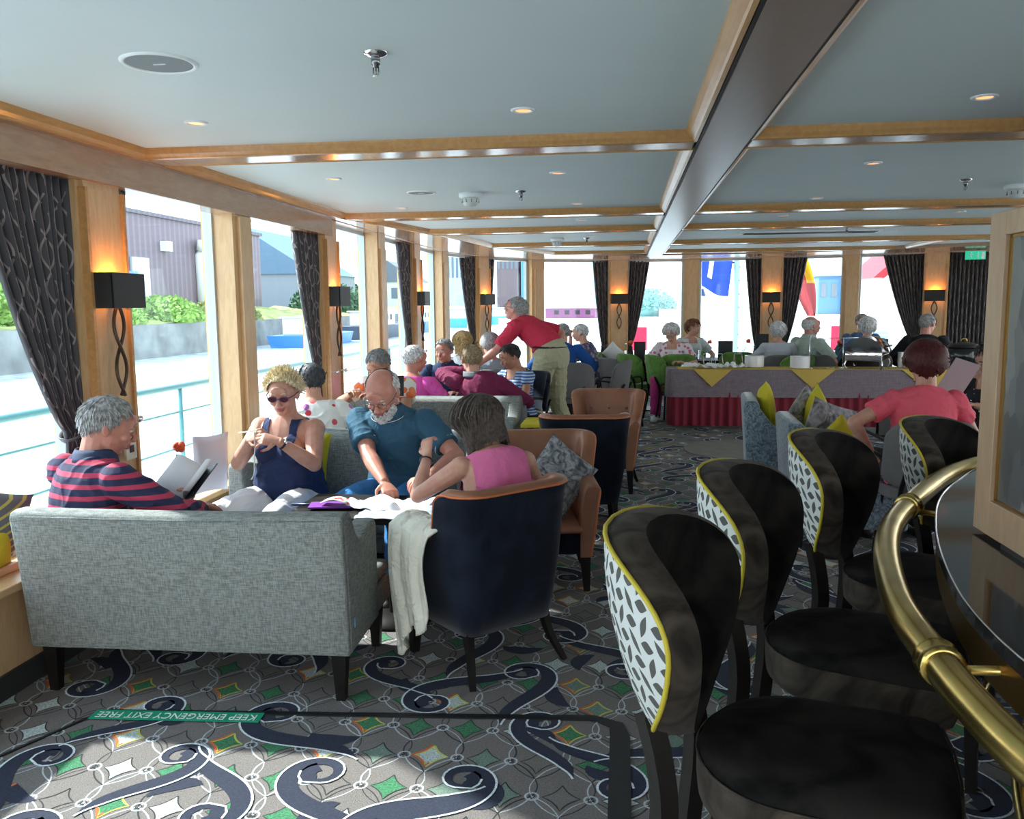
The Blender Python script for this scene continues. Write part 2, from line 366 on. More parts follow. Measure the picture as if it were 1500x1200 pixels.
def make_hair(H, s, style, m, parent, n=260, seed=1, part=0):
    rnd = random.Random(seed); mb = MB()
    def ok(th, ph):
        a = abs((ph+PI) % (2*PI)-PI)   # 0 front .. pi back
        if style == 'bald': return False
        if style == 'fringe': return a > 1.35 and .95 < th < 2.3
        lim = .78 if style in ('short', 'receding') else .82
        if style == 'receding': lim = .5
        fl = lim+(a/1.15)**2*.55 if a < 1.25 else 1.5+(a-1.25)*.62
        return th < min(fl, 2.45)
    # cap under the locks
    off0 = {'short': .006, 'receding': .003, 'spiky': .013, 'curly': .026, 'big': .042, 'bob': .016, 'wavy': .020, 'fringe': .003, 'bald': 0}[style]
    NU, NV = 36, 18; vs = {}; idx = {}
    for j in range(NV+1):
        for i in range(NU): 
            th = 2.5*j/NV; ph = 2*PI*i/NU; p, d = scalp(s, th, ph, off0+.002*rnd.random()); vs[(i, j)] = H @ p
    fs = []; pts = []
    for j in range(NV):
        for i in range(NU):
            if ok(2.5*(j+.5)/NV, 2*PI*(i+.5)/NU):
                q = []
                for kk in ((i, j), ((i+1) % NU, j), ((i+1) % NU, j+1), (i, j+1)):
                    if kk not in idx: idx[kk] = len(pts); pts.append(vs[kk])
                    q.append(idx[kk])
                fs.append(tuple(reversed(q)))
    mb.add(pts, fs)
    L = {'short': .030, 'receding': .026, 'spiky': .038, 'curly': .03, 'big': .035, 'bob': .20, 'wavy': .07, 'fringe': .026}.get(style, .03)
    for _ in range(n):
        for __ in range(30):
            th = 2.45*rnd.random()**.6; ph = rnd.random()*2*PI
            if ok(th, ph): break
        else: break
        p, d = scalp(s, th, ph, off0*.6); whorl = V((part*.02, -.05, .11)); fl = p/s-whorl; fl = (fl-d*fl.dot(d)); fl = fl.normalized() if fl.length > 1e-4 else V((0, 1, 0))
        path = [p]; q = p.copy(); ln = L*(.7+.5*rnd.random())*s
        k = 6 if style in ('bob',) else 4
        jit = V((rnd.gauss(0, 1), rnd.gauss(0, 1), rnd.gauss(0, 1)))
        for i in range(k):
            f = (i+1)/k
            if style == 'spiky': dirn = (d*.55+V((0, -.30*(1-f), .55))+jit*.33-V((0, 0, .5))*max(0, -d.z+.25)).normalized()
            elif style in ('curly', 'big'): dirn = (fl+d*(.5-f*1.3)+jit*.7+V((jit.y, jit.z, jit.x))*math.sin(f*5)).normalized()
            elif style == 'wavy': dirn = (fl+d*(.35-f*.7)+V((0, 0, -.5))*f+jit*.22).normalized()
            elif style == 'bob': dirn = (fl+jit*.05)
            else: dirn = (fl+d*(.22-f*.3)+jit*.13).normalized()
            q = q+dirn*(ln/k)
            # keep outside the skull
            c = V((0, -.012, .028))*s; rel = q-c
            g = math.sqrt((rel.x/(.077*s))**2+(rel.y/(.097*s))**2+(rel.z/(.087*s))**2)
            mn = 1.02+off0*7*(1 if style in ('bob',) else .5)
            if style == 'bob' and q.z < .0: rel2 = V((rel.x, rel.y, 0)); g2 = math.sqrt((rel.x/(.077*s))**2+(rel.y/(.097*s))**2); 
            if g < mn and not (style == 'bob' and rel.z < -.02*s): q = c+rel*(mn/g)
            elif style == 'bob' and rel.z < -.02*s:
                g2 = max(.01, math.sqrt((rel.x/(.088*s))**2+(rel.y/(.106*s))**2)); q = V((c.x+rel.x/g2*(1.0), c.y+rel.y/g2, q.z))
                if q.z > -.11*s: q.z -= ln/k*.6
            path.append(q.copy())
            if style == 'bob' and q.z < -.105*s: break
            if style == 'bob':
                fl = (q/s-whorl); nn = (q-c).normalized(); fl = (fl-nn*fl.dot(nn)).normalized(); 
        r0 = {'short': .0042, 'receding': .004, 'spiky': .0042, 'curly': .007, 'big': .008, 'bob': .0065, 'wavy': .0075, 'fringe': .004}[style]*s
        rr = [r0*(1-.75*(i/(len(path)-1))**1.5) for i in range(len(path))]
        mb.sweep([H @ x for x in path], rr, n=4, cap=False)
    if mb.v: return mb.build('hair', m, parent)
def hairmat(name, c):
    m, t, b = nt(name); n = N(t, 'ShaderNodeTexNoise', i_Scale=60.0, i_Detail=3.0); t.links.new(coords(t), n.inputs['Vector'])
    t.links.new(ramp(t, n.outputs[0], [(.35, [x*.55 for x in c]), (.65, [min(1, x*1.25) for x in c])]), b.inputs['Base Color'])
    b.inputs['Roughness'].default_value = .55; b.inputs['Specular IOR Level'].default_value = .3; return m
M['h_white'] = hairmat('white_hair', (.66, .66, .66)); M['h_grey'] = hairmat('grey_hair', (.34, .34, .34)); M['h_blonde'] = hairmat('blonde_hair', (.74, .64, .42))
M['h_brown'] = hairmat('greying_brown_hair', (.085, .068, .058)); M['h_dark'] = hairmat('dark_hair', (.03, .025, .025)); M['h_lightbrown'] = hairmat('light_brown_hair', (.30, .22, .13))
M['h_red'] = hairmat('dark_red_hair', (.075, .012, .012)); M['h_salt'] = hairmat('salt_pepper_hair', (.20, .20, .20)); M['h_dgrey'] = hairmat('dark_grey_hair', (.055, .06, .07))

def wrinkle(me, amp, seed):
    o = V((seed*3.1, seed*1.7, 0)); ns = [v.normal.copy() for v in me.vertices]
    for v, nn in zip(me.vertices, ns):
        c = v.co; q = V((c.x*7+c.z*5, c.y*7, c.z*10-c.x*3))+o; w_ = noise.noise_vector(q*.6)
        r = 1-abs(noise.noise(q+w_*1.2))*2.2; v.co = c+nn*(amp*max(0, r)**2*.9+amp*.25*noise.noise(c*22+o))
    return me
def person(label, loc, face, seat=.42, stand=False, lean=8, side=0, yaw=0, pitch=10, roll=0, s=1., fem=False, fat=1., vox=.006,
           L=None, R=None, Lh=(-1, -.2, -.6), Rh=(1, -.2, -.6), Lhand=None, Rhand=None, curl=.6, skinm='skin',
           shirt=None, sleeve=.22, neck='polo', collar=None, trim=None, trousers='h_dark', legs=1., hair=('short', 'h_grey'), beard=None, glasses=None, fwdleg=.44,
           spread=.11, feet=None, nose=1., seed=1, nhair=260, nails=False, knee_z=None, group=None, shoes='black', belt=None, bob_parts=0, eyes=True, kneeang=(0, 0), twist=0):
    """local frame: +y is where the figure faces, +x its own right hand side is +x"""
    rnd = random.Random(seed)
    P = V((0, 0, (.93*s if stand else seat+.095)))
    le = math.radians(lean); sd = math.radians(side)
    def spd(k): a = le*k; return V((math.sin(sd*k), math.sin(a)*math.cos(sd*k), math.cos(a)*math.cos(sd*k)))
    W = P+spd(.55)*.175*s; C = W+spd(1.)*.20*s; NB = C+spd(1.15)*.145*s; NT = NB+(spd(1.0)+V((0, math.sin(math.radians(pitch))*.35, .25))).normalized()*.042*s; hs = s*1.09
    tw = math.radians(twist); rgt = V((math.cos(tw), math.sin(tw), 0))
    sw = (.165 if fem else .185)*s*(1+(fat-1)*.35)
    f1 = fat; hw = 1.06 if fem else 1.0
    prof = [(P+V((0, 0, -.09*s)), .150*hw*f1, .105*f1), (P, .172*hw*f1, .125*f1), (P+(W-P)*.6, .160*f1, .122*f1*f1), (W, .150*f1*(.93 if fem and fat < 1.1 else 1), .112*f1*f1),
            (W+(C-W)*.55, .158*(1+(f1-1)*.7), .112*f1), (C, .168*(1+(f1-1)*.5), .112*(1+(f1-1)*.5)), (C+(NB-C)*.50, .165*(1+(f1-1)*.4), .100), (C+(NB-C)*.82, .118, .078), (NB, .068, .064)]
    def torso(mb, inf, top=None, bot=0):
        q = [(p.x, p.y, p.z, (a+inf/s if True else a)*s, (b+inf/s)*s) for p, a, b in prof][bot:top]
        q = crom(q, 4); mb.sweep([x[:3] for x in q], [(x[3], x[4]) for x in q], right=rgt, n=20)
    SL = C+(NB-C)*.42-rgt*sw; SR = C+(NB-C)*.42+rgt*sw
    la, lf = .285*s, .255*s
    arms = []
    for sh, T, hint, sgn, hd in ((SL, L, Lh, -1, Lhand), (SR, R, Rh, 1, Rhand)):
        if T is None: T = (sgn*.24, .30, P.z+.12)
        el, wr = ik(sh, T, la, lf, hint); arms.append((sh, el, wr, sgn, hd))
    hips = [P+V((q*.09*s*f1, .02, -.02)) for q in (-1, 1)]
    legp = []
    for i, q in enumerate((-1, 1)):
        if stand:
            ft = V((q*.11, .02, .07)) if not feet else V(feet[i]); kn, an = ik(hips[i], ft, .44*s, .43*s, (0, 1, 0))
        else:
            ka = math.radians(kneeang[i]); kn = hips[i]+V((math.sin(ka)*fwdleg+q*spread*.6, math.cos(ka)*fwdleg, (knee_z or (seat+.10))-hips[i].z)); 
            an = V((kn.x, kn.y+.04, .08)) if not feet else V(feet[i])
        legp.append((hips[i], kn, an))
    # head frame
    hp, hy, hr = math.radians(pitch), math.radians(yaw), math.radians(roll)
    Hrot = Matrix.Rotation(hy, 4, 'Z') @ Matrix.Rotation(-hp, 4, 'X') @ Matrix.Rotation(hr, 4, 'Y')
    HC = NT+Hrot.to_3x3() @ V((0, .022*hs, .082*hs)); H = Matrix.Translation(HC) @ Hrot
    mb = MB(); torso(mb, 0)
    mb.sweep([NB-V((0, 0, .05*s)), NB, NT, HC+Hrot.to_3x3() @ V((0, -.03, -.02))*s], [.066*s*f1**.5, .058*s*f1**.5, .054*s*f1**.5, .056*s], n=12)
    head_prims(mb, H, hs, nose, fem)
    if fem:
        for q in (-1, 1):
            c = W+(C-W)*.72+rgt*q*.075*s; fw = V((-rgt.y, rgt.x, 0)); mb.ell(c+fw*.085*s, (.07*s*f1, .07*s*f1, .072*s*f1))
    if fat > 1.12: mb.ell(P+(W-P)*.8+V((0, .07*s*fat, 0)), (.145*s*f1, .09*s*f1, .13*s*f1))
    tips = []
    af = (f1**.7)*(.93 if fem else 1)
    for sh, el, wr, sgn, hd in arms:
        mid = sh+(el-sh)*.5
        mb.ell(sh, (.060*s*af, .060*s*af, .058*s*af))
        mb.sweep([sh, mid, el], [.056*s*af, .048*s*af, .039*s*af], n=12); mb.ell(el, (.040*s*af,)*3)
        mb.sweep([el, el+(wr-el)*.3, el+(wr-el)*.75, wr], [.039*s*af, .041*s*af, .030*s*af, .025*s*af**.5], n=12)
        d = (wr-el).normalized(); nn = V((0, 0, -1)); c = curl
        if hd: d = V(hd[0]).normalized(); nn = V(hd[1]); c = hd[2] if len(hd) > 2 else curl
        tips += hand_prims(mb, wr, d, nn, -sgn if nn.z < 0 or hd else -sgn, c, s*(.92 if fem else 1.))
    for h, k, a in legp:
        mb.sweep([h, h+(k-h)*.5, k], [.088*s*f1, .078*s*f1, .058*s], n=14); mb.ell(k, (.058*s,)*3)
        mb.sweep([k, k+(a-k)*.3, k+(a-k)*.8, a], [.055*s, .056*s, .036*s, .034*s], n=12)
        mb.sweep([a+V((0, -.05, -.03)), a+V((0, .06, -.035)), a+V((0, .15, -.05))], [(.034, .035), (.040, .032), (.03, .018)], right=(1, 0, 0), n=10)
    me = remesh(mb, vox, 2)
    Hi = H.inverted(); 
    body = link(me, 'person', [skinm, 'lips'])
    mi = []
    for p in me.polygons:
        q = Hi @ V(p.center)/hs
        mi.append(1 if (q.y > .088 and abs(q.x) < .024 and -.066 < q.z < -.041) else 0)
    me.polygons.foreach_set('material_index', mi)
    body.location = loc; body.rotation_euler = (0, 0, math.radians(face))
    tag(body, label, 'person', group)
    # clothing
    inf = .011
    fw = V((-rgt.y, rgt.x, 0))
    if shirt:
        sb = MB(); torso(sb, inf, 8 if neck == 'tank' else None, 2 if stand else 0)
        if fem:
            for q in (-1, 1): sb.ell(W+(C-W)*.72+rgt*q*.075*s+fw*.085*s, (.07*s*f1+inf,)*3)
        if fat > 1.12: sb.ell(P+(W-P)*.8+V((0, .07*s*fat, 0)), (.145*s*f1+inf, .09*s*f1+inf, .13*s*f1+inf))
        if sleeve > 0:
            for sh, el, wr, sgn, hd in arms:
                sb.ell(sh, (.060*s*af+inf,)*3); k = min(1, sleeve/.285)
                e2 = sh+(el-sh)*k
                if sleeve <= .285: sb.sweep([sh, sh+(e2-sh)*.5, e2], [.058*s*af+inf, .057*s*af+inf, .056*s*af+inf*.9], n=14)
                else:
                    sb.sweep([sh, sh+(el-sh)*.5, el], [.058*s*af+inf, .05*s*af+inf, .043*s*af+inf], n=14); sb.ell(el, (.043*s*af+inf,)*3)
                    sb.sweep([el, el+(wr-el)*.4, wr-(wr-el)*.04], [.043*s*af+inf, .043*s*af+inf, .030*s+inf*.7], n=14)
        sm = remesh(sb, max(vox, .006), 4); wrinkle(sm, .0075, seed)
        if neck in ('tank', 'sleeveless', 'scoop'):
            bm = bmesh.new(); bm.from_mesh(sm); kill = []
            up = spd(1.1); 
            for f in bm.faces:
                c = f.calc_center_median(); r = c-C; h = r.dot(up)/s; x = r.dot(rgt)/s; y = r.dot(fw)/s
                if neck == 'tank':
                    strap = .072 < abs(x) < .118
                    if h > .02+.9*max(0, abs(x)-.11) and not strap and (h > .03 or abs(x) < .072 and y > 0 and h > -.015+2*x*x): kill.append(f)
                    elif abs(x) > .125 and h > -.03: kill.append(f)
                elif neck == 'sleeveless' and (abs(x) > .142 and h > -.05 or h > .125): kill.append(f)
                elif neck == 'scoop' and (h > .118 or (y > 0 and h > .05 and abs(x) < .07)): kill.append(f)
            bmesh.ops.delete(bm, geom=kill, context='FACES'); bm.to_mesh(sm); bm.free()
        so = link(sm, 'shirt', shirt, body)
        if neck == 'polo' and collar:
            cb = MB()
            base = NB-V((0, 0, .015*s)); Nn = 22
            def cf(u, v):
                a = -PI/2+.22+(2*PI-.44)*u   # opening at the front
                a2 = a+PI
                rr = .074+.016*v; dz = (.052-.058*v) if v < 2 else 0
                cs, sn = math.cos(a2+PI), math.sin(a2+PI)
                front = max(0, sn)
                a3 = PI/2+.2+(2*PI-.4)*u
                cs, sn = math.cos(a3), math.sin(a3); front = max(0, sn)
                rr = (.074+.022*v)*(1+.12*front)
                return base+(rgt*(cs*rr)+fw*(sn*rr*1.0))*s+spd(1.1)*((.050-.05*v-.030*front*v)*s)+V((0, 0, -.02*front*s))
            cb.grid(cf, 28, 3); cb.build('collar', collar, body, solid=.004)
            if trim:
                tb = MB(); tb.sweep([cf(i/28, 1.0) for i in range(29)], .0028, n=5)
                tb.build('collar_trim', trim, so)
        if trim and sleeve <= .285 and sleeve > 0:
            tb = MB()
            for sh, el, wr, sgn, hd in arms:
                k = min(1, sleeve/.285); e2 = sh+(el-sh)*(k-.035); dd = (el-sh).normalized(); o1 = dd.orthogonal().normalized(); o2 = dd.cross(o1); r = .058*s*af+inf*.6
                tb.sweep([e2+(o1*math.cos(a)+o2*math.sin(a))*r for a in [2*PI*i/20 for i in range(20)]], .003, n=5, closed=True)
            tb.build('sleeve_trim', trim, so)
    tb = MB()
    q = [(p.x, p.y, p.z, a*s+inf*(1.9 if stand else 1.1), b*s+inf*(1.9 if stand else 1.1)) for p, a, b in prof][:3 if stand else 2]
    q = crom([(q[0][0], q[0][1], q[0][2]-.01)+q[0][3:]]+q[1:], 3); tb.sweep([x[:3] for x in q], [(x[3], x[4]) for x in q], right=rgt, n=18)
    for h, k, a in legp:
        ti = .022 if stand else .014
        tb.sweep([h, h+(k-h)*.5, k], [.088*s*f1+ti, .080*s*f1+ti, .062*s+ti], n=14); tb.ell(k, (.060*s+ti,)*3)
        if legs > .5:
            e = k+(a-k)*(.96 if legs >= 1 else legs); tb.sweep([k, k+(a-k)*.4, e], [.062*s+ti, .060*s+ti, .052*s+ti], n=14)
    tr = link(wrinkle(remesh(tb, max(vox, .008), 4), .009, seed), 'trousers', trousers, body)
    if belt:
        bb = MB(); c = P+(W-P)*.42; bb.sweep([c+V((0,0,.035))+rgt*((.160*f1+.024)*s*math.cos(t))+fw*((.120*f1*f1+.024)*s*math.sin(t)) for t in [2*PI*i/28 for i in range(28)]], [(.004, .018)]*28, right=None, n=8, closed=True)
        bb.build('belt', belt, body)
    for h, k, a in legp:
        shb = MB(); shb.sweep([a+V((0, -.075, -.035)), a+V((0, -.04, -.03)), a+V((0, .06, -.035)), a+V((0, .15, -.048)), a+V((0, .185, -.055))], [(.03, .035), (.042, .042), (.050, .040), (.045, .028), (.02, .015)], right=(1, 0, 0), n=12)
        shb.build('shoe', shoes, body)
    s_body = s
    if hair and hair[0] != 'bald': make_hair(H, hs, hair[0], hair[1], body, nhair, seed, bob_parts)
    s_body = s; s = hs
    s = hs; hb = hair[1] if hair else 'h_grey'
    eb = MB()
    for q in (-1, 1):
        eb.sweep([H @ (V((q*.014, .094, .034))*s), H @ (V((q*.030, .095, .040))*s), H @ (V((q*.046, .084, .034))*s)], [.002*s, .0034*s, .002*s], n=5)
    eb.build('eyebrow', hb, body)
    if eyes and not (glasses == 'dark'):
        for q in (-1, 1):
            ey = MB(); ey.ell((q*.030*s, .0785*s, .012*s), (.0125*s, .0115*s, .0075*s), X=H, nu=12, nv=8)
            ey.ell((q*.030*s, .0865*s, .011*s), (.0055*s, .0042*s, .0055*s), X=H, nu=8, nv=6, mi=1); ey.build('eye', ['eye', 'iris'], body)
    if beard:
        b2 = MB(); r2 = random.Random(seed+5); b2.ell((0, .044*s, -.076*s), (.050*s, .052*s, .034*s), X=H)
        for _ in range(520):
            u = r2.uniform(-1, 1); a = u*1.45; zz = r2.uniform(-.105, -.048) + abs(u)*.045*r2.random()
            if abs(u) < .3 and -.064 < zz < -.046: continue
            rx = .061*(1-.30*((-.048-zz)/.06 if zz < -.048 else 0)**1.5); ry = .066
            y0 = .022+.018*max(0, 1-abs(u)); p = V((math.sin(a)*rx, y0+math.cos(a)*(ry-.020*max(0, (-.085-zz)/.02)*.4), zz))
            if abs(u) < .35 and zz > -.048: p.y += .006
            d = V((math.sin(a), math.cos(a), -.8)).normalized()
            b2.sweep([H @ (p*s), H @ ((p+d*.012)*s)], [.0042*s, .0012*s], n=4, cap=False)
        for _ in range(70):
            x = r2.uniform(-.028, .028); p = V((x, .092-abs(x)*.35, -.038-abs(x)*.25)); b2.sweep([H @ (p*s), H @ ((p+V((x*.2, .006, -.007)))*s)], [.003*s, .001*s], n=4, cap=False)
        b2.build('beard', beard, body)
    if glasses:
        gb = MB(); w = .0016 if glasses != 'dark' else .0028
        for q in (-1, 1):
            gb.sweep([H @ (V((q*.031+.023*math.cos(t), .103-.004*abs(math.cos(t)), .010+.015*math.sin(t)))*s) for t in [2*PI*i/18 for i in range(18)]], w*s, n=5, closed=True)
            gb.sweep([H @ (V((q*.054, .100, .016))*s), H @ (V((q*.074, .06, .016))*s), H @ (V((q*.081, -.005, .014))*s)], w*s, n=5)
            if glasses == 'dark': gb.ell((q*.031*s, .100*s, .010*s), (.022*s, .003*s, .0145*s), X=H, mi=1)
        gb.sweep([H @ (V((-.009, .105, .013))*s), H @ (V((.009, .105, .013))*s)], w*s, n=5)
        gb.build('glasses', [{'dark': mat('purple_frames', (.10, .03, .12), .3), 'thin': mat('thin_metal_frames', (.12, .11, .10), .3, .6)}[glasses], mat('tinted_lens', (.06, .02, .035), .1)], body)
    if nails:
        nb = MB()
        for tp, dr, nr in tips:
            dr = dr.normalized(); nb.ell(tp+dr*.005-nr*.003, (.0065,)*3, nu=8, nv=5)
        nb.build('nail_varnish', 'nail', body)
    info = dict(body=body, H=H, arms=arms, NB=NB, C=C, P=P)
    return info
# ------------------------------------------------------------------ the room
# floor with the woven carpet pattern
def carpet():
    mb = MB(); rnd = random.Random(3)
    Y0, Y1, X0, X1 = -3.0, 15.2, -2.7, 6.2
    mb.box((X0, Y0, -.1), (X1, Y1, 0), 0)
    Z = [0.]
    def ribbon(pts, ws, mi, z):
        n = len(pts); vs = []
        for i, p in enumerate(pts):
            a = pts[max(0, i-1)]; b = pts[min(n-1, i+1)]; t = V((b[0]-a[0], b[1]-a[1])); t = t.normalized() if t.length > 0 else V((1, 0)); w = ws[i] if isinstance(ws, list) else (ws, ws)
            vs += [(p[0]-t.y*w[0], p[1]+t.x*w[0], z), (p[0]+t.y*w[1], p[1]-t.x*w[1], z)]
        mb.add(vs, [(2*i, 2*i+1, 2*i+3, 2*i+2) for i in range(n-1)], mi, smooth=False)
    def dia(cx, cy, hx, hy, k=5):   # four concave sides
        out = []
        P_ = [(0, hy), (-hx, 0), (0, -hy), (hx, 0)]
        for i in range(4):
            a, b = P_[i], P_[(i+1) % 4]
            for j in range(k):
                t = j/k; m = 1-.20*math.sin(PI*t)**.7; out.append((cx+(a[0]*(1-t)+b[0]*t)*m, cy+(a[1]*(1-t)+b[1]*t)*m))
        return out
    dx, dy = .187, .2
    for j in range(-1, 75):
        y = .9+j*dy
        if y > 14.5: break
        near = y < 6.5
        for i in range(-16, 33):
            x = i*dx+(j % 2)*dx/2
            if x < -2.55 or x > 5.6: continue
            r = rnd.random()
            if near or y < 9:
                # lattice of looping lines
                for sx in (-1, 1):
                    for sy in ((-1, 1)):
                        a = (x, y-dy/2); b = (x+sx*dx/2, y-dy/2+sy*dy/2) if sy == 1 else (x+sx*dx/2*0, y-dy)
                        if sy == -1 and sx == 1: continue
                        nx, ny = -(b[1]-a[1]), b[0]-a[0]; L = math.hypot(nx, ny); nx /= L; ny /= L
                        for q in (-1, 1):
                            pts = [(a[0]+(b[0]-a[0])*t/6+nx*q*.0125*math.sin(PI*t/6), a[1]+(b[1]-a[1])*t/6+ny*q*.0125*math.sin(PI*t/6)) for t in range(7)]
                            ribbon(pts, .0016+.0014*rnd.random(), 1 if rnd.random() < .55 else 8, .0003+.0002*rnd.random())
                for (ccx, ccy) in ((x+dx/2, y),):
                    ribbon([(ccx+.021*math.cos(2*PI*t/12), ccy+.021*math.sin(2*PI*t/12)) for t in range(13)], .0035, 1, .0006)
                    ribbon([(ccx+.009*math.cos(2*PI*t/8), ccy+.009*math.sin(2*PI*t/8)) for t in range(9)], .002, 8, .0006)
            hx, hy = .060, .070
            outl = rnd.random() < .22
            mi = 2 if r < .42 else (3 if r < .68 else (9 if r < .8 else 0))
            if outl and mi == 0: mi = 3
            P_ = dia(x, y, hx, hy)
            if mi:
                mb.add([(p[0], p[1], .0008) for p in P_]+[(x, y, .0008)], [(k, (k+1) % len(P_), len(P_)) for k in range(len(P_))], mi, smooth=False)
            ribbon(P_+[P_[0]], .0035 if outl else .0022, 4 if outl else 8, .0011)
            if outl:
                Q = [(p[0]-.007, p[1]+.005) for p in P_[:12]]; ribbon(Q, .0045, 5, .0014)
    # dark scrolls with a white edge
    y = 1.0; row = 0; nsc = 0
    while y < 14.3:
        for i in range(-5, 11):
            cx = i*.50+(row % 2)*.25+rnd.uniform(-.07, .07); cy = y+rnd.uniform(-.06, .06)
            if cx < -2.4 or cx > 5.4: continue
            fl = -1 if (i+row) % 2 else 1; rot = rnd.uniform(-.5, .5)+(PI if rnd.random() < .5 else 0); sc = rnd.uniform(.85, 1.15)
            pts = []; ws = []; n = 46
            for k in range(n):
                t = k/(n-1)
                if k == 0: hx_, hy_, hd_ = 0., 0., 0.
                cur = 27*(1-t)**1.6-5.5*t*t; hx_ += math.cos(hd_)*.0205; hy_ += math.sin(hd_)*.0205; hd_ += cur*.0205
                px, py = hx_, hy_
                w = (.018*math.sin(PI*min(1, t*1.6))**.8 if t < .3 else .018+.016*math.sin(PI*(t-.3)/.7)**1.2)*max(.05, 1-max(0, t-.9)*9.5)
                w *= 1.05
                if t < .10: w = .026
                px *= fl; X = px*math.cos(rot)-py*math.sin(rot); Y = px*math.sin(rot)+py*math.cos(rot)
                pts.append((cx+X*sc, cy+Y*sc)); ws.append((w*sc, w*sc))
            nsc = nsc+1; dz = nsc*.0000045; ribbon(pts, ws, 6, .0018+dz)
            side = 0 if fl > 0 else 1
            ed = [(p[0], p[1]) for p in pts]; e2 = []
            for k in range(2, n):
                a = pts[max(0, k-1)]; b = pts[min(n-1, k+1)]; tx, ty = b[0]-a[0], b[1]-a[1]; L = math.hypot(tx, ty) or 1; w = ws[k][0]*.97; sg = 1 if side else -1
                e2.append((pts[k][0]-ty/L*w*sg, pts[k][1]+tx/L*w*sg))
            ribbon(e2, .0040, 7, .0034+dz)
            # a leaf stroke
            a0 = rnd.uniform(0, 2*PI); L0 = .17*sc; bx, by = cx+.24*math.cos(rot+1.9)*sc, cy+.2*math.sin(rot+1.9)*sc
            lp = [(bx+L0*t*math.cos(a0+t*.9), by+L0*t*math.sin(a0+t*.9)) for t in [q/9 for q in range(10)]]
            ribbon(lp, [(.028*math.sin(PI*q/9)**.8*sc*1.25,)*2 for q in range(10)], 6, .0013+dz*.3)
        y += .40; row += 1
    ms = [mat('carpet_taupe', (.180, .163, .155), .95, var=.22, vs=150, bmp=.5, bs=260), mat('carpet_light_line', (.46, .50, .53), .95, var=.35, vs=190),
          mat('carpet_green', (.045, .185, .088), .95, var=.5, vs=140), mat('carpet_speckled_white', (.46, .53, .52), .95, var=.5, vs=170),
          mat('carpet_yellow', (.55, .52, .10), .95), mat('carpet_orange', (.58, .13, .035), .95), mat('carpet_ink', (.020, .026, .050), .95, var=.3, vs=150),
          mat('carpet_white', (.68, .74, .80), .95, var=.3, vs=160), mat('carpet_dark_line', (.035, .036, .038), .95), mat('carpet_grey_green', (.15, .22, .18), .95, var=.35, vs=150)]
    return struct(mb, 'floor', ms)
carpet()

# plan of the window wall: posts (x, y, kind)
POSTS = [(-2.45, -2.5, 'A'), (-2.45, -.9, 'S'), (-2.45, .65, 'A'), (-2.45, 2.2, 'A'), (-2.45, 3.80, 'S'), (-2.45, 5.27, 'A'), (-2.45, 6.97, 'S'), (-2.45, 8.45, 'A'), (-2.45, 10.0, 'S'), (-2.44, 11.5, 'A'),
         (-2.12, 12.85, 'S'), (-1.40, 13.85, 'A'), (-.10, 14.40, 'S'), (1.10, 14.50, 'A'), (2.35, 14.22, 'S'), (3.50, 13.95, 'A'), (4.62, 13.55, 'S'), (5.55, 13.1, 'A')]
NP = len(POSTS)
def posdir(i):
    a = POSTS[max(0, i-1)]; b = POSTS[min(NP-1, i+1)]; d = V((b[0]-a[0], b[1]-a[1])).normalized(); return d
wn = 0
wall = {}
def wX(i):    # frame at post i: local +x along the wall, +y out of the room
    d = posdir(i); p = POSTS[i]; return Matrix(((d.x, -d.y, 0, p[0]), (d.y, d.x, 0, p[1]), (0, 0, 1, 0), (0, 0, 0, 1)))
sconce_n = 0
NEARPEL = 2.13
for i in range(NP-1):
    a, b = V(POSTS[i][:2]), V(POSTS[i+1][:2]); d = (b-a); L = d.length; d.normalize()
    X = Matrix(((d.x, -d.y, 0, a.x), (d.y, d.x, 0, a.y), (0, 0, 1, 0), (0, 0, 0, 1)))
    side = 'left' if i < 10 else 'stern'
    near = POSTS[i+1][1] < 7.2 and i < 7
    w = wall.setdefault(side, MB())
    if i != 2: w.box((-.02, -.0, 0), (L+.02, .20, .43), 0, X)               # dado
    w.box((-.02, .0, 2.27), (L+.02, .22, 2.5), 1, X)             # head above the glass
    sl = wall.setdefault('sill_'+side, MB())
    if i != 2: sl.box((-.02, -.06, .43), (L+.02, .20, .465), 0, X); sl.box((-.02, .06, .465), (L+.02, .20, .50), 0, X)
    # window: frame + pane + glazing
    wn += 1
    hw0 = .17 if POSTS[i][2] == 'S' else .12; hw1 = .17 if POSTS[i+1][2] == 'S' else .12
    f = MB()
    for q in ((hw0-.03, hw0+.02), (L-hw1-.02, L-hw1+.03)): f.box((q[0], .13, .49), (q[1], .19, 2.28), 0, X)
    f.box((hw0, .13, .49 if i != 2 else 0), (L-hw1, .19, .53 if i != 2 else .06), 0, X); f.box((hw0, .13, 2.24), (L-hw1, .19, 2.28), 0, X)
    wf = struct(f, 'window_%d' % wn, 'steel_frame')
    g = MB(); g.box((hw0+.02, .155, .53 if i != 2 else .06), (L-hw1-.02, .161, 2.24), 0, X); g.build('pane', 'pane', wf)
bb = {k: MB() for k in ('left', 'stern')}
for i in range(NP-1):
    a, b = V(POSTS[i][:2]), V(POSTS[i+1][:2]); d = (b-a); L = d.length; d.normalize()
    X = Matrix(((d.x, -d.y, 0, a.x), (d.y, d.x, 0, a.y), (0, 0, 1, 0), (0, 0, 0, 1)))
    if i != 2: bb['left' if i < 10 else 'stern'].box((0, -.015, 0), (L, .0, .10), 0, X)
for k in bb: struct(bb[k], 'baseboard_'+k, mat('dark_skirting_'+k, (.03, .03, .032), .6))
